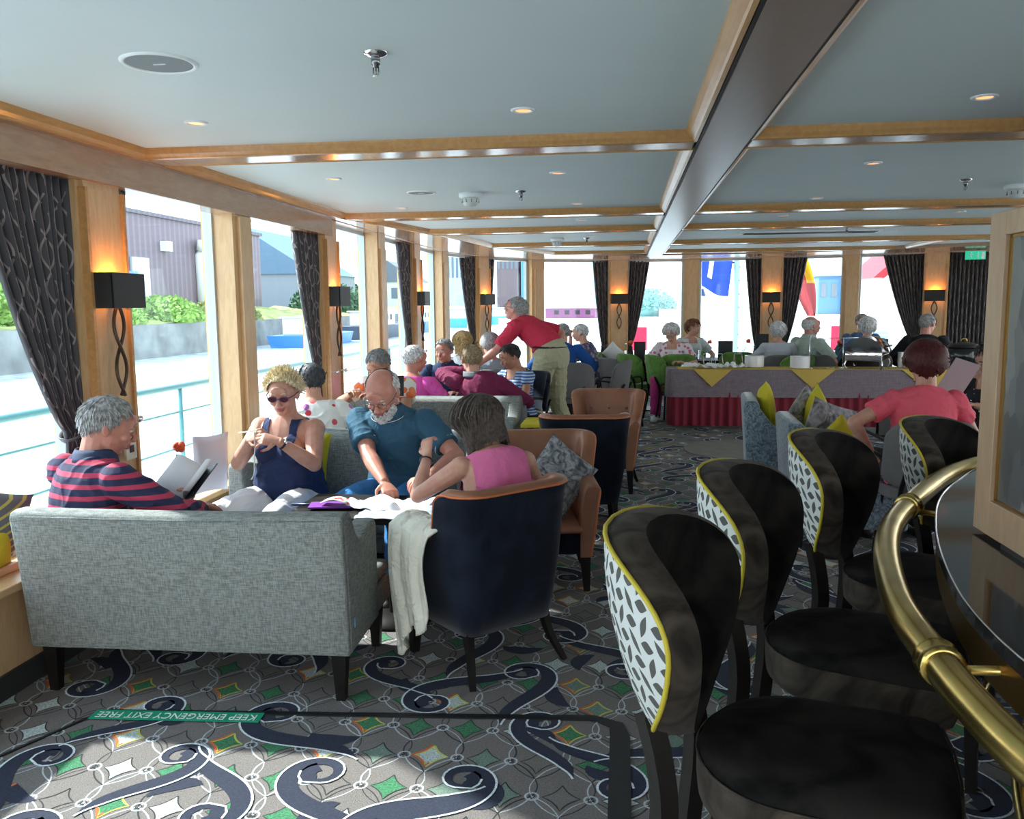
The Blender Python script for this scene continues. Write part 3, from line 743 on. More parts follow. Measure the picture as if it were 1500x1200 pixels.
for i, (px, py, kind) in enumerate(POSTS):
    side = 'left' if i < 10 else 'stern'; X = wX(i); w = wall[side]
    if kind == 'A':
        w.box((-.12, .0, 0), (.12, .21, 2.28), 2, X)
        w.box((-.07, -.03, .465), (.09, .0, 2.12), 2, X)
        w.box((-.10, -.012, 2.12), (.12, .0, 2.28), 2, X)
    else:
        w.box((-.17, .02, .43), (.17, .21, 2.28), 2, X)
        if i >= 4: pass
        w.box((-.155, -.02, .465), (-.135, .02, 2.10), 3, X); w.box((.135, -.02, .465), (.155, .02, 2.10), 3, X)
        w.box((-.135, -.005, .465), (.135, .02, 2.10), 2, X)
        w.box((-.14, .0, 2.10), (.14, .02, 2.28), 2, X)
for k in ('left', 'stern'):
    struct(wall[k], 'wall_'+k, ['wood', 'wood_soffit', 'wood', 'wood_gold'])
    struct(wall['sill_'+k], 'trim_%d' % (1 if k == 'left' else 2), 'wood_h', bevel=.006)

# pelmet on the near stretch of the left wall
p = MB(); p.box((-2.56, -2.6, NEARPEL), (-2.42, 6.93, 2.30), 0); p.box((-2.424, -2.6, NEARPEL), (-2.41, 6.9, NEARPEL+.02), 0)
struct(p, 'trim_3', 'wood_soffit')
# ceiling: coffers (pale) with wooden beams between
BX0, BX1 = .335, .545
ce = MB(); ce.box((-2.75, -3.1, 2.325), (6.3, 15.3, 2.5), 0); struct(ce, 'ceiling', 'ceil')
beams = MB(); ZB = 2.28
def bm_(x0, y0, x1, y1, z=ZB): beams.box((x0, y0, z), (x1, y1, 2.33), 0)
struct_beams = []
CB = [(-1.0, -.8), (1.35, 1.55), (4.05, 4.25), (7.08, 7.28), (8.68, 8.88), (10.85, 11.05), (12.7, 12.9)]
LX = [-2.36, -2.36, -2.36, -2.36, -2.30, -2.02, -1.70, -1.2]     # left edge of the coffer in front of each cross beam
cb = MB()
for (y0, y1) in CB: cb.box((-2.45, y0, ZB), (BX0-.02, y1, 2.33), 0); cb.box((BX1+.02, y0, ZB), (6.0, y1, 2.33), 0)
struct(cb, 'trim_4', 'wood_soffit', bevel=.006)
lb = MB(); lb.box((BX0, -3.0, ZB-.012), (BX1, 13.6, 2.33), 0)
struct(lb, 'trim_5', wood('grey_brown_beam', (.20, .135, .105), (.22, .15, .118), .32, (3, .6, 3)))
lb = MB(); lb.box((BX0-.012, -3.0, ZB-.006), (BX0, 13.6, 2.33), 0); lb.box((BX1, -3.0, ZB-.006), (BX1+.012, 13.6, 2.33), 0); struct(lb, 'trim_6', 'black')
# perimeter soffit following the hull
so = MB(); outer = [(-2.46, -3.0), (-2.46, 11.5), (-2.13, 12.85), (-1.40, 13.87), (-.10, 14.42), (1.10, 14.52), (2.35, 14.24), (3.50, 13.97), (4.62, 13.57), (6.1, 13.0)]
inner = [(-2.38, -3.0), (-2.38, 6.9), (-2.30, 7.28), (-2.02, 8.68), (-1.95, 8.88), (-1.70, 10.85), (-1.62, 11.05), (-1.05, 12.7), (.34, 13.35), (2.5, 13.2), (3.9, 12.6), (6.1, 11.6)]
vs = [(x, y, ZB-.004) for x, y in outer]+[(x, y, ZB-.004) for x, y in inner]; no = len(outer)
vs += [(x, y, 2.33) for x, y in outer]+[(x, y, 2.33) for x, y in inner]
bmx = bmesh.new(); poly = [(x, y) for x, y in outer]+[(x, y) for x, y in reversed(inner)]
lo = [bmx.verts.new((x, y, ZB-.004)) for x, y in poly]; hi = [bmx.verts.new((x, y, 2.33)) for x, y in poly]
bmx.faces.new(list(reversed(lo))); bmx.faces.new(hi)
for i in range(len(poly)): j = (i+1) % len(poly); bmx.faces.new((lo[i], lo[j], hi[j], hi[i]))
bmesh.ops.triangulate(bmx, faces=bmx.faces[:]); bmesh.ops.recalc_face_normals(bmx, faces=bmx.faces[:])
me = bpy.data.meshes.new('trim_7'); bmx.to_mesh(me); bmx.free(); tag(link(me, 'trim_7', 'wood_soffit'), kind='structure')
# moulding round every coffer
def cornice(poly, name, mb):
    # poly ccw seen from below inside edge; profile sloping from the beam underside up into the coffer
    n = len(poly)
    prof = [(0, ZB+.002), (.004, ZB-.004), (.018, ZB-.001), (.024, ZB+.006), (.040, ZB+.018), (.052, ZB+.036), (.056, 2.325), (0, 2.325)]
    rings = []
    cx = sum(q[0] for q in poly)/n; cy = sum(q[1] for q in poly)/n
    for i in range(n):
        a, b, c = V(poly[i-1]), V(poly[i]), V(poly[(i+1) % n])
        d1 = (b-a).normalized(); d2 = (c-b).normalized(); n1 = V((-d1.y, d1.x)); n2 = V((-d2.y, d2.x))
        if n1.dot(V((cx, cy))-b) < 0: n1 = -n1
        if n2.dot(V((cx, cy))-b) < 0: n2 = -n2
        m = (n1+n2).normalized(); k = 1/max(.3, m.dot(n1)); rings.append([(b.x+m.x*k*o, b.y+m.y*k*o, z) for o, z in prof])
    P_ = len(prof); vs = [q for r in rings for q in r]
    fs = [(i*P_+k, i*P_+(k+1) % P_, ((i+1) % n)*P_+(k+1) % P_, ((i+1) % n)*P_+k) for i in range(n) for k in range(P_)]
    mb.add(vs, fs, 0, smooth=False)
ys = [(-.8, 1.35), (1.55, 4.05), (4.25, 7.08), (7.28, 8.68), (8.88, 10.85), (11.05, 12.7)]
lx = [(-2.38, -2.38), (-2.38, -2.38), (-2.38, -2.38), (-2.30, -2.02), (-1.95, -1.70), (-1.62, -1.05)]
tn = 8
for (y0, y1), (xa, xb) in zip(ys, lx):
    c = MB(); cornice([(xa, y0), (BX0-.012, y0), (BX0-.012, y1), (xb, y1)], 'c', c)
    bmt = c; o = struct(bmt, 'trim_%d' % tn, 'wood_gold'); tn += 1
for k, (y0, y1) in enumerate(ys):
    xr = 1.80 if k == 1 else (5.6 if k < 4 else (4.4, 3.9)[k-4])
    c = MB(); cornice([(BX1+.012, y0), (xr, y0), (xr, y1), (BX1+.012, y1)], 'c', c); struct(c, 'trim_%d' % tn, 'wood_gold'); tn += 1
# lower wooden soffit over the bar
b_ = MB(); b_.box((1.80, 1.0, 2.20), (5.8, 4.05, 2.30), 0); struct(b_, 'trim_%d' % tn, 'wood_soffit'); tn += 1
b_ = MB(); b_.box((2.32, 3.7, 0), (2.62, 4.1, 2.20), 0); struct(b_, 'wall_bar', mat('dark_column_paint', (.02, .022, .028), .5))
# starboard side and the rear of the lounge, behind the photographer
r_ = MB()
for y in range(-3, 14, 2): r_.box((5.9, y, .43), (6.1, y+.35, 2.4), 0)
r_.box((5.9, -3, 0), (6.1, 13.1, .43), 0); r_.box((5.9, -3, 2.25), (6.1, 13.1, 2.5), 0); struct(r_, 'wall_right', 'wood')
r_ = MB()
for x in (-2.6, -.6, 1.4, 3.4, 5.7): r_.box((x, -3.1, 0), (x+.3, -2.95, 2.4), 0)
r_.box((-2.6, -3.1, 0), (6.0, -2.95, .4), 0); struct(r_, 'wall_rear', 'wood')

# ------------------------------------------------------------------ sconces, curtains
def sconce(i, label):
    X = wX(i); e = empty('wall_sconce', (0, 0, 0), 0, label, 'wall lamp', 'black box sconces on the window pilasters')
    p = POSTS[i]; d = posdir(i); e.location = (p[0], p[1], 0); e.rotation_euler = (0, 0, math.atan2(d.y, d.x))
    m = MB(); w, h0, h1, dep = .135, 1.54, 1.70, .11; z0, z1 = 1.55, 1.715
    m.box((-w, -dep, z0), (w, -dep+.008, z1)); m.box((-w, -dep, z0), (-w+.008, -.006, z1)); m.box((w-.008, -dep, z0), (w, -.006, z1)); m.box((-w, -.014, z0+.02), (w, -.006, z1-.03))
    m.build('lamp_shade', 'black', e, bevel=.002)
    m = MB()
    for q in (-1, 1):
        m.sweep([(q*.038*math.sin(PI*t/12), -.045-.010*q*math.cos(PI*t/12), 1.55-.42*t/24) for t in range(25)], .0085, n=8)
    m.build('twisted_loop', mat('bronze_metal', (.075, .05, .035), .4, .5), e)
    m = MB(); m.sweep([(0, -.006, 1.60), (0, -.06, 1.60)], .012, n=8); m.ell((0, -.07, 1.64), (.02, .02, .03), mi=1); m.build('bulb', ['black', mat('amber_bulb', (1, .5, .1), .5, emit=(1, .42, .10), es=25)], e)
    l = bpy.data.lights.new('sconce_light', 'POINT'); l.energy = 1.5; l.color = (1, .36, .07); l.shadow_soft_size = .02
    lo = bpy.data.objects.new('sconce_light', l); COL.objects.link(lo); lo.parent = e; lo.location = (0, -.065, 1.695)
    return e
SC = {4: 'black box sconce nearest the camera, above the thermostat', 6: 'black box sconce on the second lit pilaster, right of the dark-haired head', 8: 'black box sconce on the left wall above the white-haired guest in pink',
      10: 'black box sconce just left of the standing man in the red polo', 12: 'black box sconce on the stern wall left of the green chairs', 14: 'black box sconce left of the hanging red and yellow flag', 16: 'black box sconce furthest right, above the bald man in black'}
for i, l in SC.items(): sconce(i, l)

def curtain(i, sgn, wtop, label, wg=.13, ztie=.98, zt=2.26, k=1.):
    # sgn -1: hangs on the side towards the start of the wall, +1 beyond the pilaster
    d = posdir(i); p = POSTS[i]; e = empty('curtain', (p[0], p[1], 0), math.atan2(d.y, d.x), label, 'curtain', 'charcoal patterned curtains')
    npl = max(5, int(wtop/.055)); x_in = .13
    def fn(u, v):
        z = .50+(zt-.50)*v
        if z > ztie: t = (z-ztie)/(zt-ztie); w = wg+(wtop-wg)*(t**.72); off = 0
        else: t = (ztie-z)/(ztie-.5); w = wg+.09*t; off = -.02*t
        x = x_in+off+w*u; amp = (.026 if z > ztie else .020)*(.6+.4*abs(z-ztie)); 
        y = .075+amp*math.sin(u*npl*2*PI)+.008*math.sin(u*17+v*5)
        return (sgn*x, y, z)
    m = MB(); m.grid(fn, npl*6, 30, us=wtop*2.2, vs_=1.0); m.build('cloth', 'curtain', e, solid=.004)
    m = MB(); xs = x_in+wg*.5
    m.sweep([(sgn*(xs+(wg*.56)*math.cos(t)), .075+.05*math.sin(t), ztie-.03*math.cos(t)) for t in [2*PI*q/20 for q in range(20)]], [(.006, .02)]*20, n=6, closed=True)
    m.build('tieback', mat('curtain_tieback', (.10, .10, .11), .6), e)
    m = MB(); m.sweep([(sgn*(x_in-.02), .06, ztie+.03), (sgn*(x_in-.02), .0, ztie+.02), (sgn*(x_in-.02), -.05, ztie+.02)], .006, n=8); m.ell((sgn*(x_in-.02), -.058, ztie+.02), (.018, .012, .018)); m.build('holdback_knob', 'chrome', e)
    return e
CU = [(4, -1, .62, 'wide charcoal curtain at the left edge, behind the man in stripes', .15), (4, 1, .16, 'narrow charcoal curtain right of the nearest sconce', .10), (6, -1, .52, 'charcoal curtain hanging above the floral blouse', .13), (6, 1, .16, 'narrow charcoal curtain right of the second sconce', .09),
      (8, -1, .50, 'charcoal curtain left of the third sconce on the left wall', .12), (8, 1, .16, 'sliver of charcoal curtain behind the third sconce', .09), (10, -1, .42, 'charcoal curtain above the guest with curly grey hair', .12), (10, 1, .26, 'charcoal curtain behind the head of the standing man', .10),
      (12, -1, .30, 'charcoal curtain directly right of the guest in the plaid shirt', .14), (12, 1, .42, 'charcoal curtain above the green chair and white cushion', .12), (14, -1, .30, 'charcoal curtain left of the sconce by the red and yellow flag', .12), (14, 1, .40, 'charcoal curtain between sconce and red and yellow flag', .11),
      (16, -1, .62, 'charcoal curtain over the view of the red-gabled house', .12)]
for i, sg, w, l, wg in CU: curtain(i, sg, w, l, wg, ztie=.98 if i < 12 else .86, zt=2.14 if i in (4, 6) and not (i == 6 and sg == 1) else 2.26)
e = empty('curtain', (4.62, 13.55, 0), math.atan2(posdir(16).y, posdir(16).x), 'straight closed charcoal curtain under the exit sign', 'curtain', 'charcoal patterned curtains')
m = MB(); m.grid(lambda u, v: (.16+.95*u, .075+.03*math.sin(u*17*2*PI), .1+2.16*v), 120, 6, us=2.0); m.build('cloth', 'curtain', e, solid=.004)

# exit sign
e = empty('exit_sign', (4.93, 12.95, 0), -.12, 'green running-man exit sign above the far right curtain', 'sign')
m = MB(); m.box((-.13, -.012, 2.13), (.13, .012, 2.25)); m.build('sign_panel', mat('green_lit_sign', (.02, .35, .2), .5, emit=(.02, .5, .3), es=.4), e)
m = MB(); z0 = 2.19
m.ell((-.055, -.014, 2.226), (.010, .003, .010)); 
for a, b in (((-.055, 2.214), (-.062, 2.186)), ((-.062, 2.186), (-.045, 2.170)), ((-.045, 2.170), (-.05, 2.148)), ((-.062, 2.186), (-.085, 2.172)), ((-.085, 2.172), (-.1, 2.172)), ((-.056, 2.210), (-.035, 2.198)), ((-.056, 2.210), (-.08, 2.203))):
    m.sweep([(a[0], -.014, a[1]), (b[0], -.014, b[1])], .005, n=5)
m.box((.035, -.015, 2.145), (.042, -.012, 2.235)); m.box((.075, -.015, 2.145), (.115, -.012, 2.235)); m.sweep([(.02, -.014, 2.22), (.02, -.014, 2.17)], .004, n=5)
m.add([(.008, -.015, 2.178), (.032, -.015, 2.178), (.02, -.015, 2.155)], [(0, 1, 2)]); m.build('sign_symbol', 'white_sign', e)

# thermostat on the first pilaster
e = empty('thermostat', (-2.435, 3.83, 0), PI/2, 'cream wall thermostat with small dark display below the loops', 'thermostat')
m = MB(); m.box((-.045, -.035, .81), (.045, -.02, .92)); m.build('case', mat('cream_plastic', (.66, .62, .52), .5), e, bevel=.004)
m = MB(); m.box((-.018, -.038, .845), (.018, -.034, .88)); m.build('display', 'black', e)

# ------------------------------------------------------------------ ceiling fittings
def downlight(x, y, label):
    e = empty('ceiling_light', (x, y, 2.325), 0, label, 'ceiling light', 'recessed ceiling downlights')
    m = MB(); m.lathe([(.030, .0), (.030, -.004), (.040, -.008), (.049, -.004), (.050, .0)], n=28, cap=False); m.build('trim_ring', 'white', e)
    m = MB(); m.lathe([(.031, -.003), (.02, -.0025), (.0001, -.002)], n=20, cap=False); m.build('bulb', mat('warm_bulb', (1, .5, .2), .5, emit=(1, .36, .12), es=.9), e)
DLB = [(-1.80, 3.49, 'left downlight in the nearest ceiling panel'), (-.41, 3.49, 'downlight above the camera side of the first cross beam, near the middle'), (1.36, 3.57, 'downlight right of the central beam in the nearest panel'),
       (-1.77, 5.12, 'left downlight just beyond the first cross beam'), (-.40, 5.14, 'downlight nearest the central beam beyond the first cross beam'), (1.38, 5.12, 'downlight right of the central beam beyond the first cross beam'),
       (-1.77, 6.72, 'left downlight just before the second cross beam'), (-.37, 6.72, 'downlight left of the central beam just before the second cross beam'), (1.42, 6.74, 'downlight right of the central beam just before the second cross beam'),
       (-.4, 8.0, 'downlight between the second and third cross beams'), (1.4, 8.0, 'downlight right of the beam between the second and third cross beams'), (2.9, 8.0, 'far right downlight between the second and third cross beams'), (2.9, 9.9, 'far right downlight over the buffet'), (-.4, 9.9, 'far downlight behind the third cross beam')]
for d in DLB: downlight(*d)
def sprinkler(x, y, label):
    e = empty('sprinkler', (x, y, 2.325), 0, label, 'sprinkler', 'chrome ceiling sprinklers')
    m = MB(); m.lathe([(.038, 0), (.036, -.006), (.020, -.012), (.013, -.014)], n=20, cap=False); m.build('plate', 'chrome', e)
    m = MB(); m.lathe([(.014, -.01), (.014, -.035), (.009, -.037), (.009, -.044)], n=14, mi=0); 
    for q in (-1, 1): m.sweep([(q*.008, 0, -.042), (q*.009, 0, -.060), (q*.003, 0, -.068)], .0022, n=5)
    m.sweep([(0, 0, -.044), (0, 0, -.066)], .0025, n=6); m.build('nozzle', mat('dark_chrome_%d' % len(bpy.data.materials), (.25, .25, .26), .25, 1), e)
    m = MB(); m.lathe([(.001, -.068), (.011, -.068), (.011, -.070), (.001, -.070)], n=14); m.build('deflector', 'chrome', e)
sprinkler(-.768, 2.65, 'chrome sprinkler nearest the camera in the first ceiling panel'); sprinkler(-.713, 5.92, 'chrome sprinkler beside the white smoke detector'); sprinkler(2.17, 5.92, 'chrome sprinkler right of the central beam'); sprinkler(-.45, 10.2, 'small far sprinkler over the diners'); sprinkler(2.3, 9.4, 'small far sprinkler over the buffet')
def speaker(x, y, r, label):
    e = empty('ceiling_speaker', (x, y, 2.325), 0, label, 'speaker'); m = MB(); m.lathe([(r*.86, -.001), (r*.87, -.005), (r*.95, -.008), (r, -.003), (r*1.01, 0)], n=40, cap=False); m.build('rim', 'white', e)
    m = MB(); m.lathe([(r*.87, -.004), (.001, -.005)], n=40, cap=False); m.box((-.02, -.003, -.007), (.02, .003, -.004), 1); m.build('grille', [mat('grey_grille', (.24, .27, .275), .6, bmp=.6, bs=500), 'white'], e)
speaker(-1.475, 2.64, .118, 'large round ceiling speaker with grey grille'); speaker(-1.398, 5.85, .10, 'small round ceiling speaker beyond the first cross beam')
def detector(x, y, label, k=1.35):
    e = empty('smoke_detector', (x, y, 2.325), 0, label, 'smoke detector', 'white smoke detectors')
    m = MB(); m.lathe([(.060*k, 0), (.060*k, -.02*k), (.052*k, -.026*k)], n=28); m.build('base', 'white', e)
    m = MB(); m.lathe([(.042*k, -.026*k), (.046*k, -.04*k), (.036*k, -.062*k), (.018*k, -.07*k), (.001, -.072*k)], n=28)
    m.build('dome', mat('offwhite_plastic_%d' % len(bpy.data.materials), (.6, .62, .6), .5), e)
    m = MB()
    for q in range(10): a = 2*PI*q/10; m.box((.040*k, -.0025, -.050*k), (.0465*k, .0025, -.034*k), X=Matrix.Rotation(a, 4, 'Z'))
    m.build('vents', 'grey_felt', e)
detector(-1.072, 5.95, 'white smoke detector in the middle of the second ceiling panel'); detector(-.80, 10.2, 'small far smoke detector left of the central beam'); detector(2.62, 6.25, 'white detector at the right edge of the ceiling')
e = empty('air_vent', (2.0, 8.9+.9, 2.325), 0, 'long flat ceiling air vent over the buffet', 'air vent')
m = MB(); m.box((-.75, -.12, -.02), (.75, .12, 0)); m.build('frame', 'white', e, bevel=.004); m = MB()
for q in range(5): m.box((-.70, -.09+.04*q, -.026), (.70, -.075+.04*q, -.018))
m.build('slats', 'black', e)

# ------------------------------------------------------------------ floor markings
e = empty('floor_tape', (0, 0, 0), 0, 'thin black tape strip framing the carpet in front', 'tape')
T = [(-2.30, 2.18), (-2.02, 2.80), (-1.95, 2.875), (-.10, 3.03), (-.02, 2.985), (-.005, 2.9), (.0, 1.2)]
m = MB()
def rib(m, pts, w, z0, z1):
    n = len(pts); vs = []
    for i, p in enumerate(pts):
        a, b = V(pts[max(0, i-1)]), V(pts[min(n-1, i+1)]); t = (b-a).normalized(); ww = w[i] if isinstance(w, list) else w
        for z in (z0, z1): vs += [(p[0]-t.y*ww, p[1]+t.x*ww, z), (p[0]+t.y*ww, p[1]-t.x*ww, z)]
    fs = [(0, 1, 3, 2), (4*n-4, 4*n-2, 4*n-1, 4*n-3)]
    for i in range(n-1):
        o, q = 4*i, 4*i+4; fs += [(o+2, o+3, q+3, q+2), (o, q, q+1, o+1), (o, o+2, q+2, q), (o+1, q+1, q+3, o+3)]
    m.add(vs, fs, 0, smooth=False)
rib(m, T, [.006, .006, .010, .018, .03, .036, .036], .0010, .0062); m.build('strip', 'tape', e)
e = empty('floor_sticker', (-1.68, 2.862, 0), PI+.07, 'green floor sticker lettered KEEP EMERGENCY EXIT FREE, upside down', 'floor sticker')
m = MB(); m.box((-.33, -.036, .0050), (.33, .036, .0068)); m.build('backing', 'green_sign', e)
c = bpy.data.curves.new('lettering', 'FONT'); c.body = 'KEEP EMERGENCY EXIT FREE'; c.size = .062; c.align_x = 'CENTER'; c.align_y = 'CENTER'; c.extrude = .0004
to = bpy.data.objects.new('lettering', c); COL.objects.link(to)
dg = bpy.context.evaluated_depsgraph_get(); me = bpy.data.meshes.new_from_object(to.evaluated_get(dg)); bpy.data.objects.remove(to)
w_ = max(v.co.x for v in me.vertices)-min(v.co.x for v in me.vertices)
for v in me.vertices: v.co.x *= .62/w_; v.co.z += .0074
link(me, 'lettering', 'white_sign', e)
m = MB(); m.lathe([(.62, .0005), (.62, .007), (.60, .009), (.001, .009)], c=(1.25, 9.1, 0), n=64); tag(m.build('floor_inlay', mat('beige_round_carpet', (.20, .19, .165), .9, var=.1), None), 'round beige inlay in the carpet before the buffet', 'floor inlay')

# ------------------------------------------------------------------ sofas
def loveseat(name, loc, rz, w, label, d=.70, h=.775, fab='tweed', group=None, sh=.38, armz=.62, tagged=False, arms=(1, 1)):
    e = empty(name, (*loc, 0), rz, label, 'sofa', group)   # local: back at y=0, faces +y, centred on x
    hw = w/2
    m = MB(); nx = 16
    P_ = [(-.02, .20), (-.05, .5), (-.085, h-.03), (-.075, h-.006), (-.04, h), (.02, h-.005), (.045, h-.03), (.07, .42), (.10, .20)]
    vs = []; 
    for i in range(nx+1):
        x = -hw+.004+(w-.008)*i/nx; sag = -.006*math.sin(PI*i/nx)*1
        vs += [(x*(1+.012*(z-.2)), y, z+(sag if z > .6 else 0)) for y, z in P_]
    k = len(P_); fs = [tuple(range(k)), tuple(nx*k+q for q in reversed(range(k)))]
    for i in range(nx):
        for q in range(k): fs.append((i*k+q, (i+1)*k+q, (i+1)*k+(q+1) % k, i*k+(q+1) % k))
    m.add(vs, fs, smooth=False); m.build('backrest', fab, e, bevel=.010, seg=2, soft=True)
    for j, q in enumerate((-1, 1)):
        if not arms[j]: continue
        prof = [(-.0, .205), (-.055, h-.04), (.03, h-.02), (.085, h-.10), (.13, armz+.015), (.17, armz), (.26, armz+.025), (.37, armz+.035), (.395, armz+.01), (.40, armz-.10), (.415, .205)]
        m = MB(); xa, xb = (q*(hw-.085), q*(hw+.001)); 
        vs = [(xa, y, z) for y, z in prof]+[(xb*(1+.012*(z-.2)), y, z) for y, z in prof]; k = len(prof)
        fs = [tuple(range(k)), tuple(reversed(range(k, 2*k)))]+[(i, k+i, k+(i+1) % k, (i+1) % k) for i in range(k)]
        if q > 0: fs = [tuple(reversed(f)) for f in fs]
        m.add(vs, fs, smooth=False); m.build('armrest', fab, e, bevel=.012, seg=2, soft=True)
    m = MB(); m.box((-hw+.01, .06, .205), (hw-.01, d-.03, .32)); m.build('seat_base', fab, e, bevel=.012)
    m = MB(); m.box((-hw+.09, .07, .32), (hw-.09, .40, sh)); m.box((-hw+.02, .40, .32), (hw-.02, d, sh)); m.build('seat_cushion', fab, e, bevel=.025, seg=3, soft=True)
    m = MB(); m.sweep([(-hw*1.006+.01, -.077, h-.022), (-hw*.5, -.08, h-.027), (0, -.08, h-.029), (hw*.5, -.08, h-.027), (hw*1.006-.01, -.077, h-.022)], .0045, n=6); m.build('piping', 'tweed_dk', e)
    for x, y in ((-hw+.06, .04), (hw-.06, .04), (-hw+.06, d-.12), (hw-.06, d-.12)):
        m = MB(); m.frustum((x, y, 0), (.018, .018), (x, y, .21), (.030, .030)); m.build('leg', 'legs', e)
    if tagged:
        m = MB(); m.box((hw-.003+.004, .035, .30), (hw+.006, .042, .335)); m.build('maker_tag', mat('blue_label', (.15, .3, .7), .6), e)
    return e
loveseat('sofa', (-1.70, 3.02), .035, 1.32, 'grey tweed two-seat sofa seen from behind in the left foreground', tagged=True)
loveseat('sofa', (-1.58, 5.03), PI, 1.45, 'grey sofa facing the camera under the knitter and the bald man', armz=.60)
loveseat('sofa', (-1.55, 5.20), 0, 1.40, 'grey sofa facing away, back to back with the knitter\'s sofa', fab='tweed_dk')
loveseat('sofa', (-1.62, 7.02), PI, 1.50, 'grey sofa facing the camera behind the bald man, under the maroon sweater')
loveseat('sofa', (-1.60, 7.20), 0, 1.45, 'grey sofa under the white-haired guest and the man in maroon', fab='tweed_dk')

# ------------------------------------------------------------------ tub chairs
def tub(loc, rz, label, pillow=False, group='tan leather and navy velvet tub chairs'):
    e = empty('tub_chair', (*loc, 0), rz, label, 'armchair', group)    # faces +y
    hw, dp, r = .258, .54, .09
    path = []   # (x, y, nx, ny, s)
    yb = -dp/2
    pts = [(-hw-.0, dp/2-.02), (-hw-.005, dp/4), (-hw-.01, 0)]
    def corner(cx, cy, a0, a1, k=6): return [(cx+r*math.cos(a0+(a1-a0)*i/k), cy+r*math.sin(a0+(a1-a0)*i/k)) for i in range(k+1)]
    full = [(-hw, dp/2-.02), (-hw, dp/2-.10), (-hw, .09), (-hw, .02), (-hw, -.05), (-hw, -.12)]+corner(-hw+r, yb+r, PI, 1.5*PI)+[(-.09, yb), (0, yb), (.09, yb)]+corner(hw-r, yb+r, 1.5*PI, 2*PI)+[(hw, -.12), (hw, -.05), (hw, .02), (hw, .09), (hw, dp/2-.10), (hw, dp/2-.02)]
    n = len(full)
    def top(p):
        y = p[1]; t = min(1, max(0, (-.03-y)/.12)); t = t*t*(3-2*t); return .595+.215*t-.0*(1-t) - (.0 if y < 0 else .02*(y/.28))
    outer, inner = [], []
    for i, p in enumerate(full):
        a, b = V(full[max(0, i-1)]), V(full[min(n-1, i+1)]); t = (b-a).normalized(); nn = V((t.y, -t.x)); outer.append(nn)
    th = .075
    def ring(i):
        p, nn = full[i], outer[i]; zt = top(p); fl = .05 if p[1] < -.1 else .02
        O = lambda off, z: (p[0]-nn.x*off*-1*-1 if False else p[0]-nn.x*off, p[1]-nn.y*off, z)
        # nn points inward or outward - fix so that positive off goes out
        sgn = 1 if (nn.x*p[0]+nn.y*p[1]) > 0 else -1
        O = lambda off, z: (p[0]+sgn*nn.x*off, p[1]+sgn*nn.y*off, z)
        out = [O(-.03, .20), O(-.012, .30), O(.0+fl*.25, .45), O(fl*.8, zt-.05), O(fl, zt-.012)]
        inn = [O(fl, zt-.010), O(fl-.008, zt), O(fl-.03, zt+.008), O(fl-th+.01, zt+.002), O(fl-th-.005, zt-.025), O(-th, .45), O(-th-.01, .36)]
        return out, inn
    R_ = [ring(i) for i in range(n)]
    m = MB(); k = 5; vs = [q for o_, _ in R_ for q in o_]; fs = [(i*k+q, (i+1)*k+q, (i+1)*k+q+1, i*k+q+1) for i in range(n-1) for q in range(k-1)]
    m.add(vs, fs); m.build('outer_shell', 'navy', e, solid=.006)
    m = MB(); k = 7; vs = [q for _, o_ in R_ for q in o_]; fs = [(i*k+q, (i+1)*k+q, (i+1)*k+q+1, i*k+q+1) for i in range(n-1) for q in range(k-1)]
    m.add(vs, fs)
    for idx in (0, n-1):   # front face of each arm
        o_, i_ = R_[idx]; loop = o_+i_+[(i_[-1][0], i_[-1][1], .20)]; c = V((sum(q[0] for q in loop)/len(loop), loop[0][1], .42))
        loop2 = [(q[0], q[1]+.004, q[2]) for q in loop]; m.add([tuple(c)]+loop2, [(0, 1+q, 1+(q+1) % len(loop2)) for q in range(len(loop2))], smooth=False)
    m.build('leather_lining', 'tan', e, solid=.006)
    m = MB(); ln = [(R_[0][0][0][0], R_[0][0][0][1]+.008, .205)]+[(q[0], q[1]+.008, q[2]) for q in R_[0][0][1:-1]]+[o_[-1] for o_, _ in R_]+[(q[0], q[1]+.008, q[2]) for q in reversed(R_[-1][0][1:-1])]+[(R_[-1][0][0][0], R_[-1][0][0][1]+.008, .205)]
    m.sweep(crom(ln, 2), .0055, n=6); m.build('piping', 'orange_pipe', e)
    m = MB()
    poly = [(q[0]*.9, q[1]*.9) for q in full]; m.prism(poly, .21, .34, smooth=False); m.build('seat_frame', 'navy', e)
    m = MB(); m.box((-hw+.07, -dp/2+.07, .33), (hw-.07, dp/2, .37)); m.build('seat_cushion', 'tan', e, bevel=.03, seg=3, soft=True)
    m = MB()
    for x in (-.15, 0, .15): m.ell((x, yb+.052, .66), (.012, .006, .012), nu=10, nv=6)
    m.build('button', 'tan', e)
    for sx in (-1, 1):
        m = MB(); m.sweep(crom([(sx*(hw-.055), -dp/2+.075, .22), (sx*(hw-.045), -dp/2+.045, .12), (sx*(hw-.01), -dp/2-.02, .0)], 3), [(.027, .027), (.025, .025), (.022, .022), (.02, .02), (.018, .018), (.016, .016), (.014, .014)], n=4); m.build('leg', 'legs', e)
        m = MB(); m.frustum((sx*(hw-.045), dp/2-.06, 0), (.016, .016), (sx*(hw-.055), dp/2-.065, .215), (.028, .028)); m.build('leg', 'legs', e)
    return e
tub((-.63, 3.58), .80, 'navy-backed tub chair in the foreground holding the woman in pink')
tub((-.44, 4.64), PI+.18, 'tan leather tub chair with a crushed silver pillow')
tub((-.28, 5.88), .10, 'navy-backed tub chair turned away, behind the chair with the pillow')
tub((-.14, 7.10), PI-.05, 'buttoned tan leather tub chair furthest back, facing the camera')

